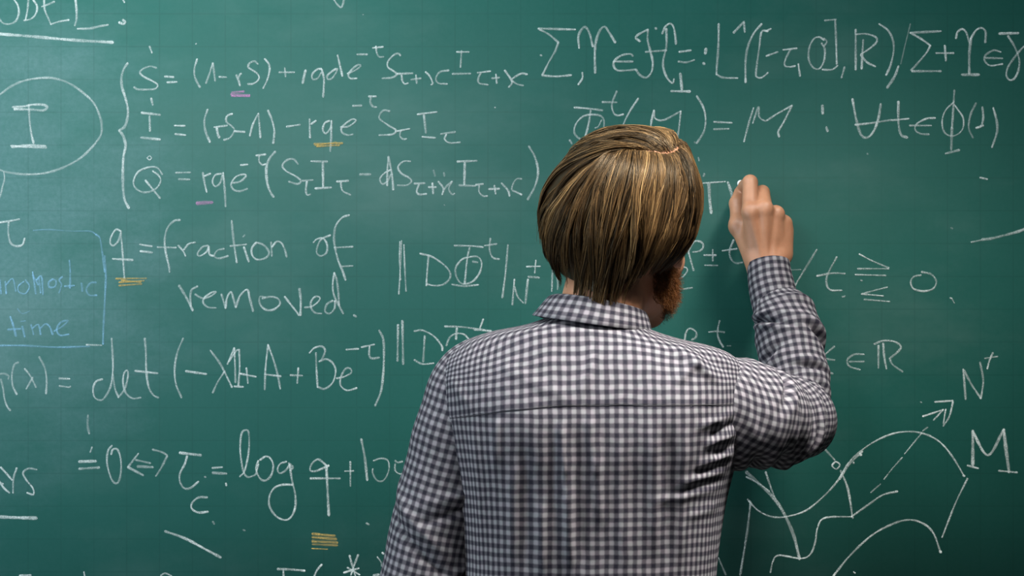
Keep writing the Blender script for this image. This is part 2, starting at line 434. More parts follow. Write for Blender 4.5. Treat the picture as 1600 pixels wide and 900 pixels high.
MARKS = [
 ('chalk_heading', 'white', 'end of an underlined capital heading and colon at the top left', [
  (A, "-10,110 20,145 60,150 100,130 118,80 110,30 85,-5; 178,-5 172,60 160,125; 205,-5 232,40 222,90 190,120 150,128; 275,-5 280,60 300,110 318,152; 262,42 300,28 340,10; 318,152 370,135 430,125;"
     "w15 472,-5 478,60 478,120 468,160; w15 485,180 560,178 620,165 675,155; 770,0 778,15; w16 745,140 770,150 782,138 768,125; w20 s.85 -10,212 200,228 450,250 705,265")]),
 ('chalk_symbol', 'white', 'capital I inside a drawn circle at the left edge', [
  (A, "w15 s.6 -130,900 -160,800 -140,720 -80,640 0,590 70,540 150,505 250,488 340,490 430,520 520,580 590,650 628,740 636,800 630,845 608,880 570,926 500,990 400,1045 290,1080 180,1090 80,1082 0,1062 -80,1010 -130,900;"
     "w11 s.5 25,1075 28,1120 15,1170 0,1230 -30,1280; w16 80,670 150,665 200,655 270,655 295,670 270,690 200,685 90,682; w14 180,655 185,750 195,830 210,895; w15 70,912 150,918 290,922; w15 75,920 180,908 285,912")]),
 ('chalk_brace', 'white', 'tall left brace joining the three dotted equations', [
  (A, "w17 s.8 798,395 775,430 760,480 762,540 780,600 798,670 798,730 780,790 745,815; w18 s.85 745,815 770,850 785,910 772,980 768,1080 770,1180 780,1250 805,1300")]),
 ('chalk_equation', 'white', 'first equation of the braced system, S dot', [
  (A, "w14 935,290 950,330; 978,425 940,415 895,430 875,455 900,480 950,505 985,530 970,555 910,560 860,558 838,545; 1030,478 1085,482; w14 1045,515 1105,512;"
     "w14 1232,370 1215,430 1218,480 1235,520 1250,545; 1288,520 1310,460 1330,395; w14 1330,395 1338,450 1345,505; 1370,480 1415,483; w15 1478,470 1490,500 1500,535; 1490,490 1500,465 1508,460;"
     "1612,400 1590,383 1560,395 1552,420 1580,440 1608,460 1620,485 1605,510 1575,525 1550,525"),
  (B_, "55,368 80,400 85,440 70,500 45,552; 145,452 240,452; 180,425 185,478; w16 310,440 300,480 292,520; 408,430 380,435 352,465 355,495 385,490 408,455; w15 412,435 425,500 420,605;"
      "500,430 470,450 445,475 450,495 475,490 500,455 510,430; w14 510,345 525,410 540,475; 572,460 620,440 655,412 640,405 610,425 578,465 590,490 630,490; 632,340 695,340; 730,300 795,293; 750,290 755,330 770,355 798,355;"
      "903,348 890,335 860,345 825,385 825,420 860,445 880,465 850,485 790,490; 885,462 980,458; 910,470 915,505 930,525 950,520; 970,498 1030,490; 1000,470 1005,520; 1060,450 1085,475 1105,520 1095,530; 1205,440 1150,450 1125,490 1140,520 1195,525;"
      "1255,325 1330,325; 1285,318 1278,420; 1228,462 1340,460; 1385,455 1465,445; 1405,455 1390,490 1395,520 1450,530; 1475,490 1520,485; 1500,465 1505,520; 1555,440 1590,490 1600,520 1580,545; 1695,465 1660,460 1620,480 1600,500 1630,525 1670,535")]),
 ('chalk_underline', 'pink', 'pink chalk underline below the first equation', [
  (A, "w15 1445,590 1560,595; w14 1450,578 1525,572; w12 1448,600 1560,602")]),
 ('chalk_equation', 'white', 'second equation of the braced system, I dot', [
  (A, "w16 945,615 955,655; w16 885,705 1000,718; w13 935,725 938,820; w16 882,860 1000,872; w14 1092,785 1155,787; w14 1095,838 1160,845; w15 1298,685 1278,750 1285,820 1312,888;"
     "w14 1340,795 1420,785; w16 1355,795 1362,840 1372,860; 1452,712 1420,725 1415,760 1450,790 1465,815 1440,860 1400,875; 1465,820 1530,825; 1562,850 1580,780 1615,710; w14 1615,710 1622,780 1628,860"),
  (B_, "w15 75,690 100,750 115,820 108,895; w14 192,792 275,780; w14 335,745 338,860; 345,775 375,755; 460,755 430,770 418,810 435,835 460,810 475,765; w14 472,755 470,860 465,945; 530,795 580,790 625,755 605,745 570,765 535,800 540,830 575,845 605,840;"
      "605,662 660,660; 705,603 750,603; w14 718,610 715,640 730,665 752,670; 835,695 800,690 775,715 775,745 830,785 875,815 850,840 770,845; 885,820 960,805; 905,815 900,850 920,870 940,868; w14 1010,715 1130,700; w15 1050,720 1062,830; w14 1040,855 1120,862; 1155,838 1245,825; 1190,840 1180,870 1210,893 1275,890")]),
 ('chalk_underline', 'orange', 'orange chalk underline below the second equation', [
  (F_, "w15 365,100 540,95; w13 380,115 520,108; w12 370,108 500,90")]),
 ('chalk_equation', 'white', 'third equation of the braced system, Q dot', [
  (E_, "w9 920,188 935,175 948,188 935,200 920,188; 1015,290 985,250 935,245 870,270 838,320 840,365 880,398 930,400 980,375 1005,330 990,295 955,270; w15 910,328 1000,438; w13 1100,280 1190,278; w13 1118,320 1185,322;"
      "w14 1268,280 1278,340 1292,400; 1280,300 1315,285; 1385,285 1345,295 1328,335 1345,365 1375,345 1392,295; w14 1395,280 1405,390 1410,490; 1445,345 1500,335 1538,300 1520,290 1475,305 1445,350 1460,385 1500,395 1545,380; 1505,232 1548,228"),
  (F_, "0,172 60,165; 20,175 20,210 40,230 60,225; w18 120,148 85,190 65,250 70,340 90,400 110,430; 262,225 235,195 195,200 165,235 190,270 245,300 280,330 260,350 205,335; 290,330 355,325; 318,335 312,390 320,418 340,415; w14 345,208 445,210; w16 418,215 420,370; w14 370,378 470,372;"
      "505,335 578,330; w14 530,335 540,390 590,418; w15 650,290 715,290; 845,260 800,285 775,320 790,350 820,335 845,290; w15 828,180 850,290 858,385; 828,180 822,250 820,360; 965,208 920,210 888,245 910,285 955,310 972,335 940,358 885,358;"
      "990,348 1055,345; 1020,350 1005,395 1020,415 1065,412; 1080,370 1125,370; 1103,345 1108,410; 1140,335 1170,375 1165,415; 1225,335 1190,365 1170,400; 1225,335 1205,380 1225,415 1240,410; w14 1258,210 1380,205; w16 1305,215 1302,355; w14 1270,358 1370,362; 1375,355 1420,350; 1395,360 1395,400 1420,425 1445,425; 1455,382 1520,380; 1490,360 1498,412; 1535,345 1575,390 1585,425; s.35 1110,265 1120,300; s.3 1175,280 1178,300"),
  (H_, "w8 40,290 20,290 5,310 0,335 20,345 40,355; w10 70,155 95,200 108,260 95,320 65,375")]),
 ('chalk_underline', 'pink', 'short pink chalk underline below the third equation', [
  (E_, "w24 1232,470 1325,465")]),
 ('chalk_definition', 'white', 'handwritten definition q = fraction of removed', [
  (E_, "755,645 725,635 695,680 690,720 710,735 740,705 755,655; w13 755,645 765,760 775,900 778,940; w15 705,818 830,825; w14 875,728 950,740; w14 878,770 952,778; w14 1125,575 1090,580 1050,620 1030,690 1035,770 1055,860 1060,900; w13 985,745 1100,748;"
      "1115,735 1145,770 1160,800; 1150,760 1180,725 1220,715; 1300,735 1265,745 1235,785 1250,800 1290,775 1305,740; 1305,745 1310,790 1335,800; 1400,755 1360,765 1340,800 1370,815 1425,800; w15 1448,580 1460,700 1480,840; 1440,738 1540,728; w14 1525,745 1540,790 1555,835; s.5 1520,680 1530,670"),
  (F_, "w14 0,715 45,730 80,770 75,800 40,820 0,820 -25,790 -25,750 0,718; w14 95,715 100,800; w14 100,745 130,710 160,720 180,760 192,805; w13 465,670 410,695 385,740 380,780 405,800 440,780 445,730 420,690 380,695 360,715; w15 582,545 540,560 500,610 488,680 495,750 515,830 540,890 560,950; w13 490,748 605,742; w11 540,865 605,862"),
  (I_, "w17 1120,185 1165,260 1205,340; w14 1195,310 1190,250 1200,210 1235,190; w13 1220,240 1270,265 1320,250 1350,225 1320,230 1280,260 1270,290 1300,320 1350,325; w15 1385,240 1410,325; w15 1410,325 1420,260 1445,225 1460,270 1475,320; w15 1475,320 1500,250 1545,210 1560,260 1582,345"),
  (J_, "w14 60,260 25,255 25,300 60,335 110,335 150,300 135,265 90,255 40,265; w15 180,255 270,370; w17 272,205 280,280 278,370; 305,322 350,315 390,285 400,260 370,255 345,285 345,325 370,355 410,360; w14 480,280 445,300 432,345 460,360 490,330 495,280; w14 490,105 480,180 490,250 545,360; w14 490,105 505,150 515,230 520,310; w17 612,370 625,378")]),
 ('chalk_underline', 'orange', 'orange chalk scribble under the letter q', [
  (I_, "w12 725,142 915,140; w12 745,165 900,155; w13 745,185 885,175; w12 760,152 880,165")]),
 ('chalk_symbol', 'white', 'small tau at the left edge above the blue note', [
  (E_, "0,590 60,582 122,570; w14 55,590 52,650 65,715 100,738 140,730 155,690")]),
 ('chalk_note', 'blue', 'faded blue boxed note ending in the word time', [
  (E_, "w9 s.4 210,640 300,635 450,645 560,645 600,665; w13 s.62 600,665 625,690 640,780 655,900; w9 s.5 435,825 440,900"),
  (I_, "w14 s.6 655,0 662,120 655,300 647,450 645,550; w13 s.6 -10,560 150,560 350,570 560,565; w12 s.6 -10,155 -5,235; w12 s.65 0,150 8,235; w12 s.6 35,160 40,235; w12 s.6 40,180 70,145 85,150 100,220; w11 s.65 150,160 115,190 120,225 160,235 185,190 160,150; w13 s.65 205,100 225,235; w13 s.65 230,150 260,130 270,240; w13 s.6 245,140 255,230; w12 s.6 205,120 240,180;"
      "s.55 330,145 305,165 310,195 345,190 350,155 330,145; s.55 390,130 370,150 385,180 370,230; s.55 435,30 440,100 438,200; s.55 405,190 465,185; s.6 510,170 515,220; s.62 600,165 565,170 540,210 560,245 605,245;"
      "w15 s.7 65,380 85,440 100,500; w14 s.7 50,460 130,455; w14 s.7 140,440 155,505; w9 s.45 110,330 140,360 185,345; w9 s.5 130,410 160,405; w13 s.65 195,430 210,490; w13 s.65 205,450 240,430 255,490; w13 s.65 255,450 285,425 310,440 330,490; w13 s.65 340,470 390,440 425,405 380,415 355,460 375,495 430,490")]),
 ('chalk_equation', 'white', 'characteristic equation with the word det and a long bracket', [
  (I_, "w11 540,555 635,558; s.55 5,770 20,830 28,890 45,940 65,965; s.55 -10,740 25,735 55,750 52,768; s.6 115,665 90,680 75,740 80,810 105,865; s.6 155,705 190,750 225,820; s.6 205,760 165,830; s.6 245,630 280,700 292,780 288,860; 370,765 435,768; 372,812 430,820 440,815;"
      "640,770 600,785 582,830 590,880 620,900 650,890 690,820 705,730 705,640 698,515; 705,740 720,830 740,880; 740,885 780,830 800,750 795,715 775,735 770,800 790,860 830,890 880,885; w14 905,515 912,600 915,720 930,820 960,870 990,885; w14 845,718 985,733; 1145,515 1110,600 1092,700 1100,800 1135,885; w15 1162,720 1290,738;"
      "w14 1315,590 1380,680 1450,820; 1405,720 1360,790 1330,855; w13 1422,675 1465,575; w13 1465,580 1470,700 1472,790; 1495,585 1498,700 1490,810; w14 1465,815 1520,818; 1430,660 1480,590 1495,590; 1540,700 1550,795; w14 1500,735 1600,755"),
  (J_, "55,835 60,700 75,560; w14 75,555 110,650 135,740 152,830; w14 55,740 155,752; 215,745 290,748; 265,700 258,795; 375,605 378,700 385,820; 335,605 365,575 410,565 432,590 415,640 395,660; 395,660 440,645 480,670 498,720 480,790 430,830 390,820; 505,765 550,755 595,730 590,705 560,705 530,760 530,810 570,840 630,825;"
      "w14 565,585 640,580; 660,570 740,553; w14 710,565 708,620 725,640 770,635; w16 770,465 795,520 800,620 795,740 780,850 745,935")]),
 ('chalk_equation', 'white', 'norm inequality written behind the man\'s head, first row', [
  (J_, "w10 910,-95 905,30 893,238; w9 900,-90 897,30 905,150; w11 925,-70 930,70 938,220; 1078,5 1070,100 1065,185; 1025,-15 1100,5 1180,60 1215,110 1205,150 1165,180 1110,185 1068,175; 1240,-65 1350,-62 1420,-55; 1335,-50 1320,20 1305,170;"
      "1345,5 1290,20 1250,70 1250,120 1275,165 1310,175 1360,155 1400,100 1410,40 1385,5 1340,5; s.5 1355,35 1385,40; 1225,178 1300,188 1390,180; 1465,-110 1460,-40 1480,10 1520,20; 1430,-65 1505,-75; 1575,-70 1560,100 1540,260"),
  (R_, "w30 185,685 195,560 215,330; w26 215,430 260,570 340,660; w34 370,665 385,500 405,330; w26 385,150 580,145; w24 515,60 500,240; w34 410,295 480,297 560,305; w26 740,495 745,350 750,200; w26 s.6 820,470 825,390 815,300"),
  (H_, "w8 660,715 700,700 725,670 715,655 690,665 665,705 670,730 700,745 745,740"),
  (K_, "w14 300,680 315,740 335,810; 305,685 340,630 385,635 395,665 370,690 330,695; 400,715 475,715; 455,680 455,750; w11 405,778 485,780; w14 585,620 560,690 570,740 600,765 640,760; 515,688 605,675; w14 s.6 1105,680 1050,770 965,910; w9 s.4 945,808 1005,805"),
  (N_, "430,5 375,110 365,170 390,212 460,215; 305,125 400,108 480,110; w11 570,-12 650,30 755,75; w11 755,80 560,80; w11 545,117 735,122; w14 580,152 588,154; w11 745,195 650,220 585,238; w11 585,238 720,250; w11 600,272 760,285; 960,100 1020,115 1052,160 1030,205 970,220 910,205 892,165 910,130 955,120; w14 1138,262 1148,266; w8 s.35 1150,270 1165,295; s.4 465,256 480,252")]),
 ('chalk_equation', 'white', 'norm inequality passing behind the man\'s shoulders, second row', [
  (J_, "w15 888,430 885,655; w16 s.65 915,405 920,675; 990,470 1040,465 1110,500 1160,560 1165,590; w15 s.6 1055,500 1045,660; 990,650 1040,675 1110,670; 1180,440 1300,445 1470,470; w15 s.6 1255,450 1250,520; 1190,560 1210,510 1250,485 1300,490 1330,520; 1420,395 1400,450; 1365,462 1470,468"),
  (T_, "w34 s.6 300,400 315,310 350,245 400,235 460,270 485,320 465,380 410,410; w32 s.6 300,400 290,520; w32 s.7 845,110 820,220 815,330 845,430 900,520; w30 s.65 675,288 800,278 920,292; w22 s.5 960,505 1020,505"),
  (N_, "s.5 415,565 345,625; s.55 330,640 415,650; s.5 345,720 405,735; s.65 600,615 540,615 495,650 510,690 575,710; s.65 510,660 600,660; w14 s.65 665,550 720,530 790,535 830,565 810,600 760,640; w14 s.65 760,640 780,680 840,722; w14 s.65 690,560 690,700; w14 s.65 720,545 725,620 740,705")]),
 ('chalk_equation', 'white', 'equation giving tau c as log q, lower left', [
  (L_, "w14 s.5 550,195 548,260 558,310; s.6 575,395 565,425; w18 s.75 495,485 600,482; w17 495,530 620,522; s.7 700,385 675,420 670,500 700,600 735,618 755,560 755,470 735,410 705,410 695,440; w14 s.65 865,435 800,520; w16 s.65 800,520 895,570; w15 s.6 850,475 940,495; w18 s.6 860,515 955,520; w15 s.7 955,410 1010,425 1045,445; w14 s.6 1045,450 1010,520 975,575;"
      "w20 1125,430 1255,445; w14 1170,450 1155,500 1125,560 1125,610 1150,650 1190,650 1240,610; w15 1295,708 1240,710 1200,745 1200,780 1240,803 1300,798; w14 s.7 1328,525 1390,520; w17 1330,555 1415,560; w13 1500,578 1530,540 1555,420 1555,310 1540,288 1510,310 1502,420 1520,540 1545,580 1580,575 1600,560 1615,500; s.6 1280,580 1285,582; s.7 1412,620 1415,635; s.4 1330,860 1340,875"),
  (M_, "w14 15,480 0,530 25,590 60,603 95,570 108,510 90,465 60,453 25,475; w13 190,485 150,500 135,535 150,558 185,540 210,505; w15 205,495 230,520 215,540; w14 210,505 225,600 245,690 245,770 220,830 180,850 125,825 85,765 85,700 115,650 165,630 230,630; w14 440,510 400,475 375,475 345,505 340,540 370,545 410,530 455,510; w17 440,520 445,620 450,720 455,820; w14 340,590 525,590;"
      "w11 s.65 555,545 610,543; w12 s.65 590,485 590,638; w17 s.65 658,345 680,460 695,600; w11 s.5 735,480 780,465 825,480 830,540 800,600 760,605 730,560 730,530; s.6 870,480 885,490 915,485; s.6 950,450 955,490; w11 s.5 870,500 870,540 900,562 945,550 955,520; s.35 690,870 705,878")]),
 ('chalk_underline', 'orange', 'pale orange hatched block below the log equation', [
  (P_, "w20 s.62 595,603 750,617; w20 s.6 595,627 760,640; w20 s.62 595,652 768,665; w16 s.55 595,676 768,684; w9 s.8 592,660 690,663; w9 s.75 590,706 700,711")]),
 ('chalk_equation', 'white', 'tops of a formula cut by the bottom edge', [
  (P_, "w18 350,850 440,853 540,862; w16 390,860 392,920; w16 660,818 625,860 600,920; w16 855,755 875,830 895,895; w16 915,750 885,830 865,890; w15 815,875 920,845; w15 840,840 925,890; w12 s.6 1050,765 1075,800 1080,830; w18 1085,735 1092,742; w20 1025,895 1060,890"),
  (O_, "w20 140,897 215,893; w14 s.6 590,870 595,900; w13 s.6 1130,895 1160,880 1205,898")]),
 ('chalk_stroke', 'white', 'lone slanting chalk dash at the lower left', [
  (O_, "w20 s.85 1160,585 1300,635 1450,715 1550,768")]),
 ('chalk_heading', 'white', 'end of a second underlined capital heading at the left edge', [
  (L_, "-10,600 25,650 60,680; s.7 5,620 20,625; 5,520 50,570 75,600; 105,525 85,590 82,680; 230,535 180,528 145,555 165,600 205,650 210,690 170,680; w22 s.85 -10,830 100,835 228,838")]),
 ('chalk_equation', 'white', 'top right row naming the function space', [
  (C_, "w15 395,185 280,182 165,178; w15 165,180 230,215 290,265; w14 290,265 270,320 230,390 190,470; w15 190,472 275,478 370,470; w15 440,455 440,490 415,528; w16 420,300 415,230 435,185 460,170 485,210 505,290; w17 520,455 518,340 525,260 550,190 580,168 605,200 645,265; w15 755,350 740,338 690,345 645,375 635,410 660,440 720,440 775,435; w14 635,385 755,385;"
      "w15 800,258 775,240 780,225 800,210 850,185; w15 850,185 848,250 865,320 880,390 872,450 840,485 800,470 775,435; w14 835,325 965,315; w15 940,210 960,165 990,148 1010,170 1020,220 1025,275; w15 965,180 965,290 945,380 950,440 975,495 1005,520 1012,495; w18 1052,460 1062,560; w17 995,570 1112,572; w18 897,176 902,180; 1045,325 1118,315; 1040,385 1090,390 1140,375; w19 1212,305 1208,335; w17 1195,395 1203,400;"
      "w15 1292,150 1290,280 1280,420 1278,465; w14 1278,465 1320,485 1410,488; w15 1385,205 1450,135; w14 1450,140 1455,200; w15 1560,150 1510,210 1475,290 1460,380 1460,515; w13 1600,195 1560,200 1545,300 1525,450 1530,480 1560,485 1600,455; s.5 178,345 185,348"),
  (D_, "w14 -10,350 60,325; -15,195 18,180; 95,312 180,302; 140,310 110,370 105,410 140,418 170,412; w15 190,400 200,475; 350,250 320,232 285,245 258,300 255,370 280,420 320,430 350,380 355,310 335,270; 350,290 368,260 350,240; 355,128 425,122; w14 420,125 425,240 430,400; w13 340,435 400,435 435,410; w15 478,420 460,485; w15 548,185 548,435; 550,215 610,212 670,230 680,260 640,300 580,340; w14 580,345 620,390 670,415; w15 595,250 585,430;"
      "w14 695,150 750,190 780,250 785,320 765,410 738,470; w18 815,415 790,480 745,548; w9 s.3 890,150 860,270 830,400; w16 1080,195 890,205; w14 890,205 960,245 1015,285; w14 1015,285 990,330 940,390 895,440; w15 900,445 1080,445; 1050,332 1160,332; w14 1105,285 1112,380; w14 1175,240 1185,200 1215,182 1240,205 1255,260; w18 1258,460 1258,340 1268,240; w15 1268,240 1300,190 1335,175 1360,200 1358,265; w18 1212,467 1318,467; 1455,325 1410,315 1360,345 1355,380 1390,410 1465,400; 1360,362 1465,365; w17 1445,210 1565,207; w14 1500,225 1540,290 1570,370 1565,440 1540,490 1510,500 1490,470 1500,420 1540,360 1590,300 1620,280")]),
 ('chalk_equation', 'white', 'flow invariance row starting just above the man\'s hair', [
  (C_, "w14 390,672 470,678 565,690; w14 492,690 480,770 460,850; 560,830 575,790 570,740 530,718 450,725 400,775 390,830 420,865 450,868; w11 560,750 540,790 520,800; 655,570 625,650 635,705 660,722 695,715; s.65 565,638 655,640; 790,615 740,690 700,770 690,830; 888,690 870,770 860,850; 870,760 888,690 895,740 950,750 1055,695; 1055,695 1045,790 1035,860; w14 1155,600 1195,670 1210,740 1200,820 1155,895; s.6 360,875 375,898; 1262,762 1375,768; 1262,808 1355,805;"
      "1510,675 1480,770 1450,885; 1505,770 1540,670 1545,730 1580,755 1600,750"),
  (D_, "-5,752 60,710 150,660; w14 150,660 100,760 65,820 70,855; w19 340,660 342,710; w18 365,795 372,820; w17 528,620 550,740 580,840 620,860 660,820 690,740 705,650; w14 545,780 640,770 770,750; w17 815,635 815,760 830,840 870,860; w13 775,752 880,742; 1045,738 990,742 930,775 920,810 950,835 1005,840; 885,785 1020,785; w15 s.6 1165,565 1158,680 1150,800; w18 s.6 1150,800 1145,935; w11 1160,640 1110,690 1088,760 1105,830 1160,850 1215,810 1220,740 1190,690 1165,655; w15 1110,960 1195,938;"
      "w14 s.45 1300,645 1265,720 1255,800 1280,860; w14 s.7 1340,670 1345,740 1330,790 1300,800; w14 s.5 1300,800 1345,785; w16 s.75 1408,675 1430,760 1430,830 1400,920")]),
 ('chalk_equation', 'white', 'formula just being written beside the raised hand', [
  (K_, "w10 395,265 535,255; w22 430,270 435,360 445,450; w20 550,260 568,315 585,375; s.5 365,105 370,125; s.6 403,205 397,222")]),
 ('chalk_stroke', 'white', 'small stray chalk dash near the right edge', [
  (G_, "w12 s.65 1325,310 1370,320")]),
 ('chalk_stroke', 'white', 'rough slanting chalk scratch at the right edge', [
  (G_, "w10 s.45 1270,714 1340,700 1420,688; w18 s.6 1340,697 1400,690 1500,665 1555,650 1605,632")]),
 ('chalk_drawing', 'white', 'curved surface drawing at the lower right', [
  (Q_, "w8 185,590 225,630 280,655 340,655 420,630 490,575 550,510 600,430 680,360 770,315 850,303 920,315 980,350 1030,410 1075,485; w9 560,500 600,440 655,385; w10 s.65 193,595 178,720 150,895; w14 s.55 175,470 240,530 290,580 330,640 370,730 395,830; w8 s.7 175,490 230,520 270,550; w9 255,470 275,530 290,570; w8 s.7 1090,497 1040,600 985,740; w8 275,885 285,840 310,815 400,828 440,810 460,760 470,700 500,660 610,655; w9 s.7 610,655 680,605 740,565 800,550;"
      "w9 s.5 495,370 540,420; w8 530,440 545,428 562,440 548,458 530,445 540,430; w10 s.65 565,465 595,540 615,660; w6 s.55 690,555 730,520; w6 s.6 745,500 780,455 820,410; w6 s.6 830,395 900,310; w7 s.6 905,300 925,285; w8 955,180 1030,175; w8 1030,180 1015,240 990,280; w8 905,240 990,212; w7 990,212 950,255; w7 1000,210 990,270;"
      "w9 s.65 535,900 600,820 690,735 780,685 850,668 910,685 950,725 978,800; w8 s.55 60,825 90,895; w11 645,395 650,400; w9 616,430 620,433; w12 976,798 980,802; w8 180,583 190,592; s.8 w9 1072,484 1078,487; s.7 620,884 625,888")]),
 ('chalk_symbol', 'white', 'N with a raised plus sign above the drawing\'s arrow', [
  (N_, "w15 s.65 1220,710 1228,800 1235,895; w15 s.65 1225,715 1270,800 1330,890; w14 s.65 1330,890 1345,780 1325,665; 1405,605 1385,650 1370,705; w11 s.65 1355,640 1435,628")]),
 ('chalk_symbol', 'white', 'large capital M right of the drawing', [
  (Q_, "w14 1112,300 1112,440; w12 1112,305 1175,400 1240,295; w15 s.7 1240,295 1250,380 1262,470; w9 1090,443 1135,455; w9 1220,465 1295,472")]),
 ('chalk_stroke', 'white', 'tip of a letter cut by the top edge', [
  (B_, "s.55 485,-5 510,30 535,45 552,-5")]),
 ('chalk_specks', 'white', 'stray chalk specks', [
  (V_, "w2.5 s.6 773,168 774,168; w2 s.4 567,23 568,23; w2.5 s.5 306,69 307,68; w3 s.3 1355,240 1356,241; w4 s.25 1486,356 1488,357; w3 s.3 1085,222 1088,224; w2 s.3 694,320 695,321; w3 s.3 380,828 383,829; w2 s.5 1438,628 1440,629")]),
]
M_BY = {'white': M_WHITE, 'pink': M_PINK, 'orange': M_ORANGE, 'blue': M_BLUE}
_depth = [0.00035]


def stroke_dist(a, b):
    if (a.min(0) - 8 > b.max(0)).any() or (b.min(0) - 8 > a.max(0)).any():
        return 99.0
    return float(np.sqrt(((a[:, None] - b[None]) ** 2).sum(-1)).min())


def same_symbol(a, b):
    """two strokes belong to one written sign: they touch, or lie closely one above the other like the bars of ="""
    if stroke_dist(a, b) < 3.2:
        return True
    (ax0, ay0), (ax1, ay1), (bx0, by0), (bx1, by1) = a.min(0), a.max(0), b.min(0), b.max(0)
    ov = min(ax1, bx1) - max(ax0, bx0)
    gap = max(ay0, by0) - min(ay1, by1)
    return ov > 0.6 * min(ax1 - ax0, bx1 - bx0) and -1 < gap < 15 and ay1 - ay0 < 16 and by1 - by0 < 16


def ribbon(strokes):
    """strokes: (points, width, pressure) in photograph pixels -> thin chalk ribbons lying on the board"""
    vs, fs, edge, press = [], [], [], []
    n = 0
    for c, wpx, s in strokes:
        seg = np.linalg.norm(np.diff(c, axis=0), axis=1)
        arc = np.concatenate([[0], np.cumsum(seg)])
        tan = np.gradient(c, axis=0)
        tan /= np.maximum(np.linalg.norm(tan, axis=1, keepdims=True), 1e-6)
        c = np.vstack([c[0] - tan[0] * wpx * 0.35, c, c[-1] + tan[-1] * wpx * 0.35])
        tan = np.vstack([tan[0], tan, tan[-1]])
        arc = np.concatenate([[-wpx * 0.35], arc, [arc[-1] + wpx * 0.35]])
        nor = np.stack([-tan[:, 1], tan[:, 0]], axis=1)
        ph = random.random() * 10
        wob = 1 + 0.14 * np.sin(arc * 0.11 + ph) + 0.08 * np.sin(arc * 0.43 + 2 * ph)
        taper = np.ones(len(c))
        taper[0] = taper[-1] = 0.45
        half = (wpx / 2 * wob * taper)[:, None]
        pr = s * (0.80 + 0.22 * np.sin(arc * 0.07 + 3 * ph))
        tipb = np.exp(-np.minimum(arc - arc[0], arc[-1] - arc) / 3.0)
        pr = np.clip(pr * (1 + 0.45 * tipb), 0.05, 1.25)
        rows = [c + nor * half * k for k in (-1, -0.5, 0, 0.5, 1)]
        e = [0.0, 0.72, 1.0, 0.72, 0.0]
        _depth[0] = 0.00035 + (_depth[0] - 0.00035 + 0.000004) % 0.0004
        m = len(c)
        for r, ev in zip(rows, e):
            x = (r[:, 0] - 800) / 1150.0
            z = CAM_Z + (450 - r[:, 1]) / 1150.0
            y = np.full(m, -_depth[0] * (0.35 + 0.65 * ev))
            vs.append(np.stack([x, y, z], axis=1))
            ee = np.full(m, ev)
            ee[0] = ee[-1] = min(ev, 0.25)
            edge.append(ee)
            press.append(pr)
        i = np.arange(m - 1)
        for k in range(4):
            a, b = n + k * m, n + (k + 1) * m
            fs.append(np.stack([a + i, a + i + 1, b + i + 1, b + i], axis=1))
        n += 5 * m
    return np.concatenate(vs), fs, {'edge': np.concatenate(edge), 'press': np.concatenate(press)}


CHALK_W, CHALK_S = 1.15, 0.57


def chalk_mark(name, colour, label, blocks):
    strokes = []
    for (ox, oy, mag), text in blocks:
        for st in text.split(';'):
            toks = st.split()
            if not toks:
                continue
            w, s, pts = 13.0 * mag / 4.0, 0.78, []
            for t in toks:
                if t[0] == 'w':
                    w = float(t[1:])
                elif t[0] == 's':
                    s = float(t[1:])
                else:
                    a, b = t.split(',')
                    pts.append((ox + float(a) / mag, oy + float(b) / mag))
            if len(pts) > 1:
                strokes.append((catmull(np.array(pts), step=1.6), max(2.0, w / mag * CHALK_W), s * CHALK_S))
    grp = list(range(len(strokes)))
    for i in range(len(strokes)):
        for j in range(i):
            if grp[i] != grp[j] and same_symbol(strokes[i][0], strokes[j][0]):
                a, b = grp[i], grp[j]
                grp = [b if g == a else g for g in grp]
    ids = sorted(set(grp))
    if len(ids) == 1 or name in ('chalk_underline', 'chalk_symbol', 'chalk_brace', 'chalk_stroke'):
        v, f, at = ribbon(strokes)
        o = link_mesh(name, v, f, M_BY[colour], board, attrs=at)
    else:
        o = bpy.data.objects.new(name, None)
        o.parent = board
        c = np.concatenate([s[0] for s in strokes]).mean(0)
        o.location = ((c[0] - 800) / 1150.0, 0, CAM_Z + (450 - c[1]) / 1150.0)
        COL.objects.link(o)
        piece = {'chalk_drawing': 'drawn_line', 'chalk_specks': 'speck'}.get(name, 'symbol')
        for g in ids:
            v, f, at = ribbon([s for s, k in zip(strokes, grp) if k == g])
            link_mesh(piece, v, f, M_BY[colour], o, attrs=at)
    o['label'] = label


for mk in MARKS:
    chalk_mark(*mk)

# ------------------------------------------------------------------ person
ROOT = np.array([0.095, -0.44, 0.0])
person = bpy.data.objects.new('person', None)
person.location = ROOT
COL.objects.link(person)
tag(person, 'bearded man in a checked shirt seen from behind, writing with his raised right arm', 'person')


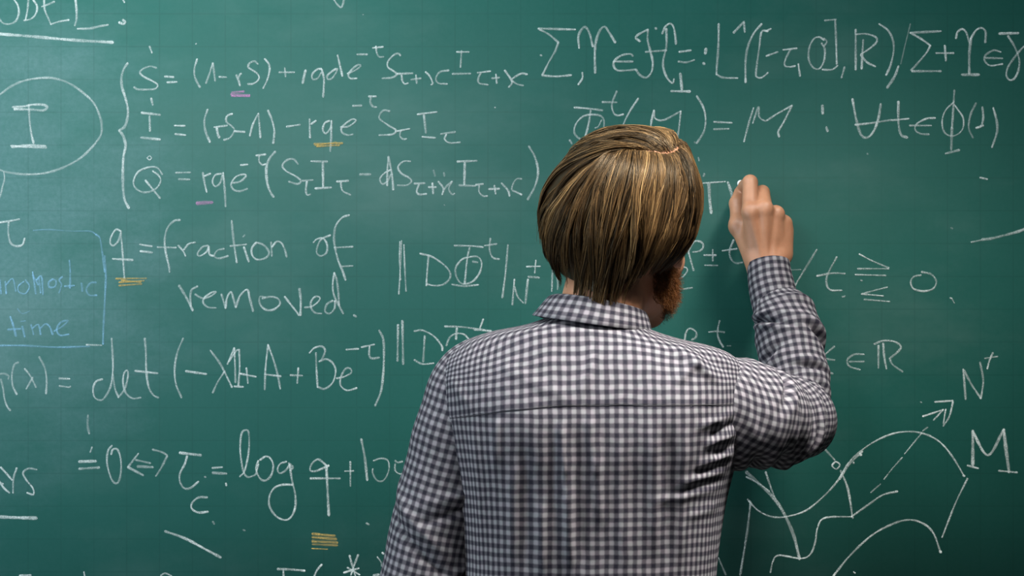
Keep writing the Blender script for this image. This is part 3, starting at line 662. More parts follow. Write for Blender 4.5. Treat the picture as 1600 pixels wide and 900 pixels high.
# ---- body: one continuous surface from smoothly blended limbs (distance field -> surface net)
class Field:
    def __init__(self, xs, ys, zs):
        self.ax = [np.asarray(a, np.float64) for a in (xs, ys, zs)]
        self.F = np.full([len(a) for a in self.ax], 0.5, np.float32)

    def _sub(self, lo, hi, pad):
        sl = []
        for a, l, h in zip(self.ax, lo, hi):
            i0 = max(0, np.searchsorted(a, l - pad) - 1)
            i1 = min(len(a), np.searchsorted(a, h + pad) + 1)
            sl.append(slice(i0, i1))
        g = [a[s] for a, s in zip(self.ax, sl)]
        return tuple(sl), (g[0][:, None, None], g[1][None, :, None], g[2][None, None, :])

    def add(self, lo, hi, fn, k, carve=False):
        sl, (X, Y, Z) = self._sub(lo, hi, max(2.5 * k, 0.012))
        if min(s.stop - s.start for s in sl) <= 0:
            return
        d = fn(X, Y, Z).astype(np.float32)
        f = self.F[sl]
        if carve:
            h = np.clip(0.5 - 0.5 * (f + d) / k, 0, 1)
            self.F[sl] = f * (1 - h) - d * h + k * h * (1 - h)
        else:
            h = np.clip(0.5 + 0.5 * (f - d) / k, 0, 1)
            self.F[sl] = f * (1 - h) + d * h - k * h * (1 - h)

    def cone(self, a, b, ra, rb, k=0.008, carve=False):
        a, b = np.asarray(a, float), np.asarray(b, float)
        ab = b - a
        L2 = max(ab @ ab, 1e-9)
        r = max(ra, rb)

        def fn(X, Y, Z):
            px, py, pz = X - a[0], Y - a[1], Z - a[2]
            t = np.clip((px * ab[0] + py * ab[1] + pz * ab[2]) / L2, 0, 1)
            return np.sqrt((px - t * ab[0]) ** 2 + (py - t * ab[1]) ** 2 + (pz - t * ab[2]) ** 2) - (ra + (rb - ra) * t)
        self.add(np.minimum(a, b) - r, np.maximum(a, b) + r, fn, k, carve)

    def chain(self, pts, radii, k=0.008):
        for i in range(len(pts) - 1):
            self.cone(pts[i], pts[i + 1], radii[i], radii[i + 1], k)

    def ell(self, c, r, R=None, k=0.008, carve=False):
        c, r = np.asarray(c, float), np.asarray(r, float)
        R = np.eye(3) if R is None else np.asarray(R, float)      # columns: the ellipsoid's own axes
        m = r.max()

        def fn(X, Y, Z):
            d = (X - c[0], Y - c[1], Z - c[2])
            q = [(d[0] * R[0, i] + d[1] * R[1, i] + d[2] * R[2, i]) / r[i] for i in range(3)]
            l = np.sqrt(q[0] ** 2 + q[1] ** 2 + q[2] ** 2)
            l2 = np.sqrt((q[0] / r[0]) ** 2 + (q[1] / r[1]) ** 2 + (q[2] / r[2]) ** 2)
            return l * (l - 1) / np.maximum(l2, 1e-6)
        self.add(c - m, c + m, fn, k, carve)

    def mesh(self):
        F, (xs, ys, zs) = self.F, self.ax
        S = F < 0
        nx, ny, nz = F.shape
        cnt = np.zeros((nx - 1, ny - 1, nz - 1), np.int8)
        for dx in (0, 1):
            for dy in (0, 1):
                for dz in (0, 1):
                    cnt += S[dx:nx - 1 + dx, dy:ny - 1 + dy, dz:nz - 1 + dz]
        act = (cnt > 0) & (cnt < 8)
        ci = np.argwhere(act)
        idx = np.full(act.shape, -1, np.int64)
        idx[act] = np.arange(len(ci))
        acc = np.zeros((len(ci), 3))
        num = np.zeros(len(ci))
        corners = [(a, b, c) for a in (0, 1) for b in (0, 1) for c in (0, 1)]
        for p in corners:
            for q in corners:
                if sum(q) - sum(p) != 1 or any(x > y for x, y in zip(p, q)):
                    continue
                ip, iq = ci + p, ci + q
                fp, fq = F[tuple(ip.T)], F[tuple(iq.T)]
                m = (fp < 0) != (fq < 0)
                t = np.where(m, fp / np.where(m, fp - fq, 1), 0)[:, None]
                wp = np.stack([xs[ip[:, 0]], ys[ip[:, 1]], zs[ip[:, 2]]], 1)
                wq = np.stack([xs[iq[:, 0]], ys[iq[:, 1]], zs[iq[:, 2]]], 1)
                acc += np.where(m[:, None], wp + (wq - wp) * t, 0)
                num += m
        V = acc / num[:, None]
        faces = []
        for ax in range(3):
            a, b = [(1, 2), (2, 0), (0, 1)][ax]
            lo = [slice(None)] * 3
            hi = [slice(None)] * 3
            lo[ax], hi[ax] = slice(0, -1), slice(1, None)
            e = S[tuple(lo)] != S[tuple(hi)]
            ii = np.argwhere(e)
            ok = (ii[:, a] > 0) & (ii[:, b] > 0) & (ii[:, a] < F.shape[a] - 1) & (ii[:, b] < F.shape[b] - 1)
            ii = ii[ok]
            def at(da, db):
                j = ii.copy()
                j[:, a] += da
                j[:, b] += db
                return idx[tuple(j.T)]
            quad = np.stack([at(-1, -1), at(0, -1), at(0, 0), at(-1, 0)], 1)
            flip = ~S[tuple(lo)][tuple(ii.T)]
            quad[flip] = quad[flip][:, ::-1]
            faces.append(quad)
        return V, np.concatenate(faces)


def axis(*spans):
    """spans: (start, stop, step) joined into one increasing grid"""
    out = []
    for a, b, s in spans:
        out.append(np.arange(a, b - 1e-9, s))
    out.append([spans[-1][1]])
    return np.concatenate(out)


# head frame: turned about 20 degrees towards the writing hand
HTURN = math.radians(18)
HR = np.array([math.cos(HTURN), -math.sin(HTURN), 0.0])
HF = np.array([math.sin(HTURN), math.cos(HTURN), 0.0])
HU = np.array([0.0, 0.0, 1.0])
HM = np.stack([HR, HF, HU], 1)
HC = P(963, 368, -0.42)


def hp(r, f, u):
    return HC + HR * r + HF * f + HU * u


# hand joints (pixels in the photo, depth in metres from the board)
WR = P(1198, 420, -0.078)
FINGERS = {
    'index': ([P(1184, 400, -.078), P(1173, 331, -.090), P(1172, 285, -.066), P(1164, 291, -.036), P(1159, 297, -.019)], [.0135, .0118, .0100, .0088, .0078]),
    'middle': ([P(1194, 402, -.080), P(1194, 327, -.089), P(1191, 301, -.058), P(1178, 305, -.032), P(1168, 309, -.018)], [.0135, .0118, .0098, .0086, .0076]),
    'ring': ([P(1206, 403, -.078), P(1212, 335, -.076), P(1209, 337, -.044), P(1196, 341, -.026), P(1187, 350, -.024)], [.0135, .0112, .0095, .0084, .0074]),
    'pinky': ([P(1216, 400, -.073), P(1224, 349, -.064), P(1221, 357, -.036), P(1210, 360, -.021), P(1201, 367, -.021)], [.0130, .0105, .0086, .0076, .0068]),
}
THUMB = ([P(1180, 405, -.075), P(1155, 353, -.058), P(1152, 318, -.040), P(1156, 301, -.026)], [.0150, .0120, .0100, .0082])
SHO_R, ELB_R = P(1110, 645, -.44), P(1253, 655, -.205)
SHO_L, ELB_L, WR_L = P(745, 630, -.44), P(640, 1000, -.42), P(705, 1190, -.30)

fx = axis((-0.36, 0.265, .006), (0.265, 0.372, .0016), (0.372, 0.42, .006))
fy = axis((-0.60, -0.125, .006), (-0.125, -0.004, .0016), (-0.004, 0.03, .006))
fz = axis((0.0, 1.46, .010), (1.46, 1.58, .005), (1.58, 1.742, .0017), (1.742, 1.80, .005))
B = Field(fx, fy, fz)
# legs, hips, torso (covered by the clothes)
for s in (-1, 1):
    hip = np.array([ROOT[0] + s * .09, -.44, .92])
    knee = np.array([ROOT[0] + s * .10, -.43, .50])
    ank = np.array([ROOT[0] + s * .11, -.46, .10])
    B.chain([hip, knee, ank], [.075, .052, .036], .02)
    B.cone(ank + [0, 0, -.04], ank + [s * .02, .15, -.07], .03, .024, .02)
B.ell([ROOT[0], -.44, .97], [.15, .095, .11], k=.04)
B.ell([ROOT[0], -.44, 1.14], [.13, .082, .16], k=.05)
B.ell(P(930, 740, -.45), [.125, .08, .125], k=.03)
B.cone(P(790, 680, -.45), P(1075, 680, -.45), .045, .045, .02)
# neck and head
B.chain([P(934, 570, -.462), P(940, 480, -.448), P(951, 415, -.428)], [.046, .0455, .048], .012)
B.ell(hp(0, -.008, .026), [.070, .091, .078], HM, k=.02)
B.ell(hp(0, .048, -.012), [.062, .052, .072], HM, k=.025)
B.ell(hp(0, .040, -.062), [.056, .058, .045], HM, k=.02)
B.cone(hp(-.020, .076, -.092), hp(.020, .076, -.092), .020, .020, .018)
B.ell(hp(0, .084, .030), [.046, .016, .012], HM, k=.018)
B.cone(hp(0, .094, .016), hp(0, .116, -.030), .0085, .0105, .010)
for s in (-1, 1):
    B.ell(hp(s * .013, .106, -.032), [.009, .010, .008], HM, k=.006)
    B.ell(hp(s * .032, .103, .006), [.018, .014, .011], HM, k=.010, carve=True)
    B.ell(hp(s * .031, .085, .006), [.0125, .0125, .0125], HM, k=.003)
    B.ell(hp(s * .040, .070, -.030), [.024, .022, .020], HM, k=.022)
    B.ell(hp(s * .073, -.006, -.004), [.0075, .018, .031], HM, k=.005)
    B.ell(hp(s * .075, .000, -.030), [.0065, .009, .010], HM, k=.006)
    B.ell(hp(s * .082, -.002, .002), [.006, .009, .018], HM, k=.004, carve=True)
B.ell(hp(0, .094, -.057), [.022, .010, .0050], HM, k=.005)
B.ell(hp(0, .092, -.067), [.019, .010, .0060], HM, k=.005)
# arms
B.chain([SHO_R, ELB_R, P(1241, 560, -.146), P(1217, 480, -.106), WR], [.042, .028, .022, .023, .0235], .015)
B.chain([SHO_L, ELB_L, P(690, 1130, -.34), WR_L], [.046, .036, .030, .024], .02)
# right hand: palm, four curled fingers, thumb
for nm in ('index', 'middle', 'ring', 'pinky'):
    pts, rad = FINGERS[nm]
    B.cone(WR, pts[0], .0205, .0150, .010)
    B.cone(pts[0], pts[1], .0150, rad[1], .006)
B.ell(P(1192, 372, -.070), [.026, .016, .030], k=.012)
B.cone(P(1222, 395, -.066), P(1225, 362, -.060), .0135, .0120, .010)
B.chain(THUMB[0], THUMB[1], .006)
B.cone(THUMB[0][1], P(1180, 360, -.066), .011, .014, .010)
for nm in ('index', 'middle', 'ring', 'pinky'):
    pts, rad = FINGERS[nm]
    for i in range(1, 4):
        B.cone(pts[i], pts[i + 1], rad[i], rad[i + 1], .0028)
    B.ell(pts[1] + np.array([0, -.004, .001]), [.0080, .0055, .0075], k=.008)       # knuckle
# tendons on the back of the hand
for nm, dp in (('index', -.0085), ('middle', -.0085), ('ring', -.0075)):
    pts, rad = FINGERS[nm]
    a = pts[0] * .55 + WR * .45 + np.array([0, -.016, 0])
    B.cone(a, pts[1] + np.array([0, dp, -.004]), .0030, .0040, .006)
# left hand, below the frame: loosely curled
hd = np.array([.012, .030, -.080])
hd /= np.linalg.norm(hd)
side = np.cross(hd, [0, 1, 0])
side /= np.linalg.norm(side)
inn = np.cross(side, hd)
B.ell(WR_L + hd * .05, [.036, .015, .048], np.stack([side, inn, hd], 1), k=.015)
for i, L in enumerate((.030, .034, .031, .025)):
    b0 = WR_L + hd * .088 + side * (.027 - .018 * i)
    p1 = b0 + hd * L + inn * .006
    p2 = p1 + hd * L * .7 + inn * .014
    B.chain([WR_L + hd * .05 + side * (.02 - .013 * i), b0, p1, p2], [.012, .0105, .0095, .008], .004)
B.chain([WR_L + hd * .02 + side * .02, WR_L + hd * .06 + side * .048 + inn * .012, WR_L + hd * .095 + side * .046 + inn * .024], [.014, .0115, .009], .006)
# scalp showing in the parting
pt = [P(950, 229, -.490), P(985, 232, -.494), P(1015, 236, -.492), P(1044, 239, -.482), P(1062, 228, -.455), P(1058, 214, -.415), P(1046, 205, -.375)]
pc = P(966, 335, -.42)
B.chain([pc + (q - pc) * (1 - .0185 / np.linalg.norm(q - pc)) for q in pt], [.0075] * len(pt), .03)
bv, bf = B.mesh()
body = link_mesh('body', bv, bf, M_SKIN, person)
del B

# ---- chalk in the hand
ca, cb = P(1156, 285, -.0045), P(1173, 306, -.046)
dirc = (cb - ca) / np.linalg.norm(cb - ca)
u1 = np.cross(dirc, [0, 0, 1])
u1 /= np.linalg.norm(u1)
u2 = np.cross(dirc, u1)
rows = []
prof = [(0.0, .0008), (.0006, .0030), (.0018, .0043), (.004, .0048), (.020, .0050), (.040, .0052), (np.linalg.norm(cb - ca) - .001, .0052), (np.linalg.norm(cb - ca), .0046), (np.linalg.norm(cb - ca), .0008)]
th = np.linspace(0, 2 * np.pi, 20, endpoint=False)
for s_, r_ in prof:
    rows.append(ca + dirc * s_ + r_ * (np.cos(th)[:, None] * u1 + np.sin(th)[:, None] * u2))
cv = np.concatenate(rows)
chalk = link_mesh('chalk_stick', cv, [grid_faces(len(prof), 20)], M_CHALK, None, origin=ca)
tag(chalk, 'short white stick of chalk held in the man\'s right fingertips against the board', 'chalk')

# ---- trousers and shoes (below the frame)
def loft(path, radii, nseg=40, flat=1.0, step=.004):
    """tube along a path; returns verts grid (nr, nseg, 3), arc length, tangents, frame"""
    pr = np.hstack([np.asarray(path, float), np.asarray(radii, float)[:, None]])
    c = catmull(pr, step=step)
    p, r = c[:, :3], c[:, 3]
    t = np.gradient(p, axis=0)
    t /= np.linalg.norm(t, axis=1, keepdims=True)
    nrm = np.zeros_like(t)
    n0 = np.cross(t[0], [0, 1, 0])
    n0 /= np.linalg.norm(n0)
    nrm[0] = n0
    for i in range(1, len(t)):
        q = nrm[i - 1] - t[i] * (nrm[i - 1] @ t[i])
        nrm[i] = q / np.linalg.norm(q)
    bn = np.cross(t, nrm)
    arc = np.concatenate([[0], np.cumsum(np.linalg.norm(np.diff(p, axis=0), axis=1))])
    th = np.linspace(0, 2 * np.pi, nseg, endpoint=False)
    dirs = np.cos(th)[None, :, None] * nrm[:, None, :] + np.sin(th)[None, :, None] * bn[:, None, :]
    return p, r, dirs, arc, th


leg_parts = []
for s in (-1, 1):
    path = [[ROOT[0] + s * .075, -.44, 1.06], [ROOT[0] + s * .085, -.44, .92], [ROOT[0] + s * .10, -.43, .50], [ROOT[0] + s * .11, -.455, .045]]
    p, r, d, arc, th = loft(path, [.10, .092, .072, .062], 40)
    V = p[:, None] + d * (r[:, None] + .003 * np.sin(arc * 60)[:, None] * np.cos(th * 2)[None])[..., None]
    leg_parts.append((V.reshape(-1, 3), grid_faces(len(p), 40)))
link_mesh('trousers', *join_arrays(leg_parts), M_TROUSERS, person)
for s in (-1, 1):
    path = [[ROOT[0] + s * .11, -.515, .045], [ROOT[0] + s * .112, -.45, .06], [ROOT[0] + s * .12, -.36, .047], [ROOT[0] + s * .128, -.27, .034]]
    p, r, d, arc, th = loft(path, [.022, .046, .046, .022], 28)
    V = p[:, None] + d * r[:, None, None]
    V = V.reshape(-1, 3)
    V[:, 2] = np.maximum(V[:, 2], 0.001)
    V = np.vstack([V, p[:1], p[-1:]])
    n = len(p) * 28
    j = np.arange(28)
    caps = np.concatenate([np.stack([np.full(28, n), (j + 1) % 28, j], 1), np.stack([np.full(28, n + 1), n - 28 + j, n - 28 + (j + 1) % 28], 1)])
    link_mesh('shoe', V, [grid_faces(len(p), 28), caps], M_SHOE, person)

# ------------------------------------------------------------------ shirt
def unit(v):
    return v / np.linalg.norm(v, axis=-1, keepdims=True)


def smooth1(x):
    x = np.clip(x, 0, 1)
    return x * x * (3 - 2 * x)


# back panel and front: rings from the hem to the collar; columns: py, left px, right px, back y, front y
TORSO = np.array([
    [486, 876, 985, -.494, -.395], [497, 852, 990, -.501, -.382], [508, 818, 1004, -.510, -.374], [518, 768, 1026, -.521, -.366],
    [529, 735, 1060, -.526, -.362], [540, 715, 1105, -.532, -.358], [550, 702, 1134, -.537, -.352], [563, 691, 1153, -.543, -.346],
    [580, 684, 1163, -.549, -.338], [610, 681, 1168, -.556, -.330], [650, 684, 1166, -.561, -.322], [700, 696, 1156, -.562, -.318],
    [740, 706, 1146, -.560, -.318], [800, 715, 1134, -.556, -.322], [880, 722, 1124, -.548, -.330], [960, 724, 1120, -.544, -.335],
    [1080, 722, 1124, -.545, -.335], [1180, 718, 1130, -.550, -.330], [1260, 720, 1128, -.548, -.334]])
SEAM = np.array([[660, 668], [684, 662], [703, 650], [740, 643], [790, 635], [860, 627], [960, 625], [1060, 626], [1165, 628], [1200, 629]])
rows_t = catmull(TORSO, step=1.7)
rows_t = rows_t[np.concatenate([[True], np.diff(rows_t[:, 0]) > 0.05])]
NS = 360
th = np.linspace(0, 2 * np.pi, NS, endpoint=False)
SY = -.45
kS = (SY + CAM_D) / FPX
nr = len(rows_t)
xc = ((rows_t[:, 1] + rows_t[:, 2]) / 2 - 800) * kS
hw = (rows_t[:, 2] - rows_t[:, 1]) / 2 * kS
zr = CAM_Z + (450 - rows_t[:, 0]) * kS
yb, yf = rows_t[:, 3], rows_t[:, 4]
ct, st = np.cos(th), np.sin(th)
e = 2 / 2.35
sx = np.sign(ct) * np.abs(ct) ** e
sy = np.sign(st) * np.abs(st) ** e
X = xc[:, None] + hw[:, None] * sx[None]
Y = ((yb + yf) / 2)[:, None] + ((yf - yb) / 2)[:, None] * sy[None]
Z = np.repeat(zr[:, None], NS, 1)
# the spine lies a little deeper than the shoulder blades
backness = np.clip(-sy, 0, 1)[None]
PXg = X / kS + 800
PYg = 450 + (CAM_Z - Z) / kS
blade = np.exp(-((PXg - 820) / 70) ** 2 - ((PYg - 660) / 80) ** 2) + np.exp(-((PXg - 1040) / 75) ** 2 - ((PYg - 650) / 80) ** 2)
Y -= backness * .012 * blade
seam_py = np.interp(PXg, SEAM[:, 0], SEAM[:, 1])
above = smooth1((seam_py - PYg) / 2.5 + .5)
# cloth: folds and pulls, as displacement along the outward direction
nrm = np.stack([sx[None] / np.maximum(hw[:, None], .02), sy[None] / np.maximum(((yf - yb) / 2)[:, None], .02), np.zeros_like(X)], -1)
nrm /= np.linalg.norm(nrm, axis=-1, keepdims=True)


def ridge_line(x0, y0, x1, y1, w, a, sharp=1.0):
    """a fold between two pixels of the photograph: width w pixels, height a metres, fading at its ends"""
    d = np.array([x1 - x0, y1 - y0], float)
    L = np.hypot(*d)
    d /= L
    s = (PXg - x0) * d[0] + (PYg - y0) * d[1]
    t = -(PXg - x0) * d[1] + (PYg - y0) * d[0]
    fade = smooth1(s / (L * .25)) * smooth1((L - s) / (L * .35))
    return 2.4 * a * fade * np.exp(-np.abs(t / w) ** (2 / sharp)) * backness


disp = np.zeros_like(X)
for (a0, b0, a1, b1, w, a) in [
        (872, 640, 884, 760, 5, .0026), (884, 730, 890, 890, 6, .0028), (913, 632, 928, 740, 5, .0030), (926, 700, 934, 820, 5, .0022),
        (846, 760, 848, 900, 6, .0024), (780, 640, 776, 730, 6, .0022), (806, 700, 800, 900, 10, .0020), (960, 640, 968, 900, 9, .0016),
        (1010, 640, 1016, 880, 10, .0020), (1060, 650, 1052, 900, 9, .0022), (740, 640, 756, 880, 9, .0022),
        (895, 640, 904, 900, 9, -.0022), (858, 640, 866, 880, 8, -.0020), (1035, 640, 1034, 900, 10, -.0018), (820, 660, 822, 900, 9, -.0020),
        # pulls towards the raised arm
        (1070, 664, 1158, 636, 7, .0016), (1086, 692, 1156, 668, 6, .0020), (1074, 722, 1150, 700, 7, .0017), (1040, 748, 1146, 726, 8, .0015), (1000, 775, 1136, 752, 8, .0012), (1060, 800, 1130, 782, 8, .0010),
        (1094, 677, 1152, 652, 5, -.0017), (1100, 708, 1152, 686, 6, -.0017), (1066, 735, 1146, 714, 6, -.0012), (1030, 762, 1140, 742, 7, -.0010), (1122, 648, 1136, 735, 6, .0014), (1106, 650, 1114, 715, 6, -.0012),
        # yoke
        (770, 560, 900, 625, 10, .0016), (930, 540, 900, 620, 8, .0014), (1090, 545, 1040, 600, 9, .0022), (1040, 532, 1120, 600, 8, .0035), (1060, 528, 1150, 590, 6, -.0030), (700, 580, 740, 640, 8, .0018)]:
    disp += ridge_line(a0, b0, a1, b1, w, a)
q = np.stack([X * 11, Y * 11, Z * 4.5], -1).reshape(-1, 3)
nz = vnoise(q).reshape(X.shape)
nz2 = vnoise(q * [2.6, 2.6, 2.2] + 7.3).reshape(X.shape)
fall = smooth1((PYg - 500) / 60)
disp += (.0042 * nz + .0030 * nz2) * fall
disp += .0016 * above * backness
X, Y = X + nrm[..., 0] * disp, Y + nrm[..., 1] * disp
# cloth coordinates: along the ring, and up the cloth (over the shoulders too)
sgn = np.sign(X - xc[:, None])
side_w = smooth1((np.abs(X - xc[:, None]) / hw[:, None] - .55) / .45)
U = (X - .095) + sgn * side_w * .8 * (Y - yb[:, None]) + (Y - yb[:, None]) * 0.0
slope = np.repeat(smooth1((610 - rows_t[:, 0]) / 70)[:, None], NS, 1)
sag = (seam_py - 626) * kS
Vv = Z + above * sag * .9 + slope * .7 * (Y - yb[:, None])
Vv = Vv - .00535 * (1 - above)
frontside = (sy > 0)[None] * np.ones_like(X)
V = np.stack([X, Y, Z], -1).reshape(-1, 3)
shirt = link_mesh('shirt', V, grid_faces(nr, NS)[:, ::-1], M_GINGHAM, person, uv=np.stack([U, Vv], -1).reshape(-1, 2))
shirt['label'] = 'dark blue and white small checked shirt'

# yoke seam: a dark stitched line across the upper back, following the cloth
sp = []
for px in np.linspace(700, 1150, 160):
    py = np.interp(px, SEAM[:, 0], SEAM[:, 1]) + 1.0
    i = np.argmin(np.abs(rows_t[:, 0] - py))
    x = (px - 800) * kS
    back = np.where(sy < -.05)[0]
    j = back[np.argmin(np.abs(X[i, back] - x))]
    sp.append([X[i, j], Y[i, j] - .0002, zr[i]])
sp = np.array(sp)
ker = np.ones(7) / 7
for k in (0, 1, 2):
    sp[3:-3, k] = np.convolve(sp[:, k], ker, 'valid')
p, r, d, arc, tt = loft(sp, np.full(len(sp), .00045), 6, step=.003)
Vs = (p[:, None] + d * r[:, None, None]).reshape(-1, 3)
link_mesh('yoke_seam', Vs, grid_faces(len(p), 6), M_THREAD, shirt)


# sleeves
def sleeve_tube(path, radii, folds, noise_amp, seed, nseg=150, cap0=None, u_off=0.0, v_off=0.0, step=.0022, aniso=(7, 26), twist=0.0, fold_gain=1.0):
    p, r, d, arc, th = loft(path, radii, nseg, step=step)
    t = unit(np.gradient(p, axis=0))
    n1 = unit(np.array([0, -1.0, 0])[None] - t * (-t[:, 1:2]))
    b1 = np.cross(t, n1)
    th = th - np.pi                                    # the cloth's texture starts on the far side
    d = np.cos(th)[None, :, None] * n1[:, None] + np.sin(th)[None, :, None] * b1[:, None]      # angle 0 looks away from the board
    S = np.repeat(arc[:, None], nseg, 1)
    T = np.repeat(th[None], len(p), 0)
    disp = np.zeros_like(S)
    for (s0, th0, slope_, w, a, spread) in folds:      # fold: at arc length s0, round angle th0, drift along the tube, width, height, angular spread
        dth = (T - th0 + np.pi) % (2 * np.pi) - np.pi
        c = s0 + slope_ * dth
        disp += 2.4 * a * np.exp(-((S - c) / w) ** 2) * np.exp(-(dth / spread) ** 2) * fold_gain
    q = np.stack([np.cos(T) * r[:, None] * aniso[0], np.sin(T) * r[:, None] * aniso[0], S * aniso[1] + seed], -1).reshape(-1, 3)
    q2 = q * [2.0, 2.0, 1.7] + 11.7
    disp += noise_amp * (vnoise(q) + .5 * vnoise(q2)).reshape(S.shape)
    rr = r[:, None] + disp
    V = p[:, None] + d * rr[..., None]
    Rm = float(np.max(r)) * .97
    plain = p[:, None] + d * r[:, None, None]
    Sc = np.concatenate([np.zeros((1, nseg)), np.cumsum(np.linalg.norm(np.diff(plain, axis=0), axis=-1), axis=0)])
    mid = len(p) // 2
    Sc = Sc - Sc[mid] + arc[mid]                       # the cloth is as long as its own surface on each side of a bend
    uv = np.stack([T * Rm + u_off + twist * S, Sc + v_off], -1)
    return V, uv, p, arc


def tube_mesh(V, uv):
    """close the texture seam by doubling the first column"""
    nr_, ns_ = V.shape[:2]
    Vx = np.concatenate([V, V[:, :1]], 1)
    Rm = (uv[0, 1, 0] - uv[0, 0, 0]) * ns_
    u2 = uv[:, :1].copy()
    u2[..., 0] += Rm
    ux = np.concatenate([uv, u2], 1)
    return Vx.reshape(-1, 3), grid_faces(nr_, ns_ + 1, wrap=False), ux.reshape(-1, 2)


# right sleeve: upper arm, then forearm
upR = [P(1095, 622, -.452), P(1125, 634, -.448), P(1160, 647, -.425), P(1200, 656, -.36), P(1232, 657, -.28), P(1252, 655, -.205), P(1258, 652, -.175), P(1261, 650, -.155)]
upr = [.050, .062, .066, .0585, .0535, .048, .034, .006]
foldsR = [(.165, .50, -.006, .006, -.0055, .65), (.180, .45, -.006, .006, .0025, .7), (.150, .55, -.006, .007, .0025, .7), (.202, .45, -.006, .0045, -.0040, .6),
          (.065, -.80, -.026, .0042, -.0038, .42), (.078, -.80, -.026, .006, .0018, .5),
          (.068, 1.00, .045, .0080, -.0046, .50), (.095, 1.00, .055, .0090, .0016, .5), (.120, 1.00, .060, .0085, -.0040, .50), (.145, 1.0, .060, .0090, .0014, .5),
          (.105, .10, .020, .006, -.0014, .7), (.085, .15, .022, .006, .0014, .7), (.125, .2, .015, .006, .0012, .7), (.050, .30, .030, .006, -.0014, .8), (.225, .1, .0, .006, -.0022, .9)]
V1, uv1, p1, a1 = sleeve_tube(upR, upr, foldsR, .0055, 3.1)
foR = [P(1253, 694, -.215), P(1255, 672, -.205), P(1252, 640, -.185), P(1245, 600, -.160), P(1238, 560, -.142), P(1232, 528, -.127), P(1226, 503, -.115), P(1219, 484, -.106), P(1211, 468, -.099)]
foR_r = [.014, .034, .0415, .0432, .0436, .0436, .0425, .0385, .0315]
foldsF = [(.176, -.75, -.025, .0034, -.0046, .65), (.166, -.7, -.025, .006, .0020, .8), (.188, -.6, -.022, .005, .0018, .8), (.146, 1.05, -.020, .0036, -.0040, .45), (.158, 1.0, -.020, .006, .0022, .6),
          (.097, .40, -.004, .0040, -.0032, .5), (.108, .4, -.004, .006, .0018, .7), (.128, -.9, .012, .005, -.0026, .6), (.116, -.9, .012, .006, .0016, .7), (.080, -.6, .008, .005, -.0024, .7), (.070, .8, -.010, .005, -.0026, .6), (.200, .5, -.006, .005, .0020, .8)]
V2, uv2, p2, a2 = sleeve_tube(foR, foR_r, foldsF, .0050, 8.4)
m1, m2 = tube_mesh(V1, uv1), tube_mesh(V2, uv2)
sl = link_mesh('sleeve', np.concatenate([m1[0], m2[0]]), [m1[1], m2[1] + len(m1[0])], M_GINGHAM, shirt, uv=np.concatenate([m1[2], m2[2]]))

# right cuff with a thick edge
cuf = [P(1213, 482, -.105), P(1208, 458, -.095), P(1203, 435, -.086), P(1200, 413, -.078)]
V3, uv3, p3, a3 = sleeve_tube(cuf, [.0305, .0308, .0295, .0285], [], .0008, 1.7)
Vi, _, _, _ = sleeve_tube(cuf, [.0285, .0288, .0275, .0265], [], .0008, 1.7)
V3 = np.concatenate([V3, Vi[::-1]], 0)
uv3 = np.concatenate([uv3, uv3[::-1]], 0)
m3 = tube_mesh(V3, uv3)
link_mesh('cuff', m3[0], m3[1], M_GINGHAM, shirt, uv=m3[2])

# left sleeve, hanging and slightly out from the body
LS = [P(790, 566, -.452), P(762, 585, -.452), P(741, 610, -.450), P(730, 650, -.448), P(716, 700, -.445), P(701, 750, -.442), P(686, 800, -.440), P(667, 880, -.436), P(648, 960, -.428),
      P(640, 1000, -.420), P(650, 1050, -.395), P(676, 1110, -.350), P(692, 1150, -.322)]
LSr = [.036, .050, .0555, .0555, .0550, .0545, .0535, .0525, .0515, .050, .047, .042, .036]
foldsL = [(.16, -.6, .03, .008, .004, .8), (.185, -.5, .03, .006, -.005, .8), (.215, .4, -.03, .008, .004, 1.0), (.24, .3, -.03, .006, -.005, .9), (.275, -.3, .035, .008, .005, .9), (.295, -.4, .03, .006, -.005, .8), (.325, .2, -.03, .007, -.005, .8)]
V4, uv4, p4, a4 = sleeve_tube(LS, LSr, foldsL, .0045, 21.0, aniso=(9, 14), fold_gain=.55)
m4 = tube_mesh(V4, uv4)
link_mesh('sleeve', m4[0], m4[1], M_GINGHAM, shirt, uv=m4[2])
cufL = [P(686, 1138, -.330), P(697, 1168, -.308), P(704, 1186, -.296)]
V5, uv5, _, _ = sleeve_tube(cufL, [.0345, .033, .031], [], .0008, 2.7)
m5 = tube_mesh(V5, uv5)
link_mesh('cuff', m5[0], m5[1], M_GINGHAM, shirt, uv=m5[2])

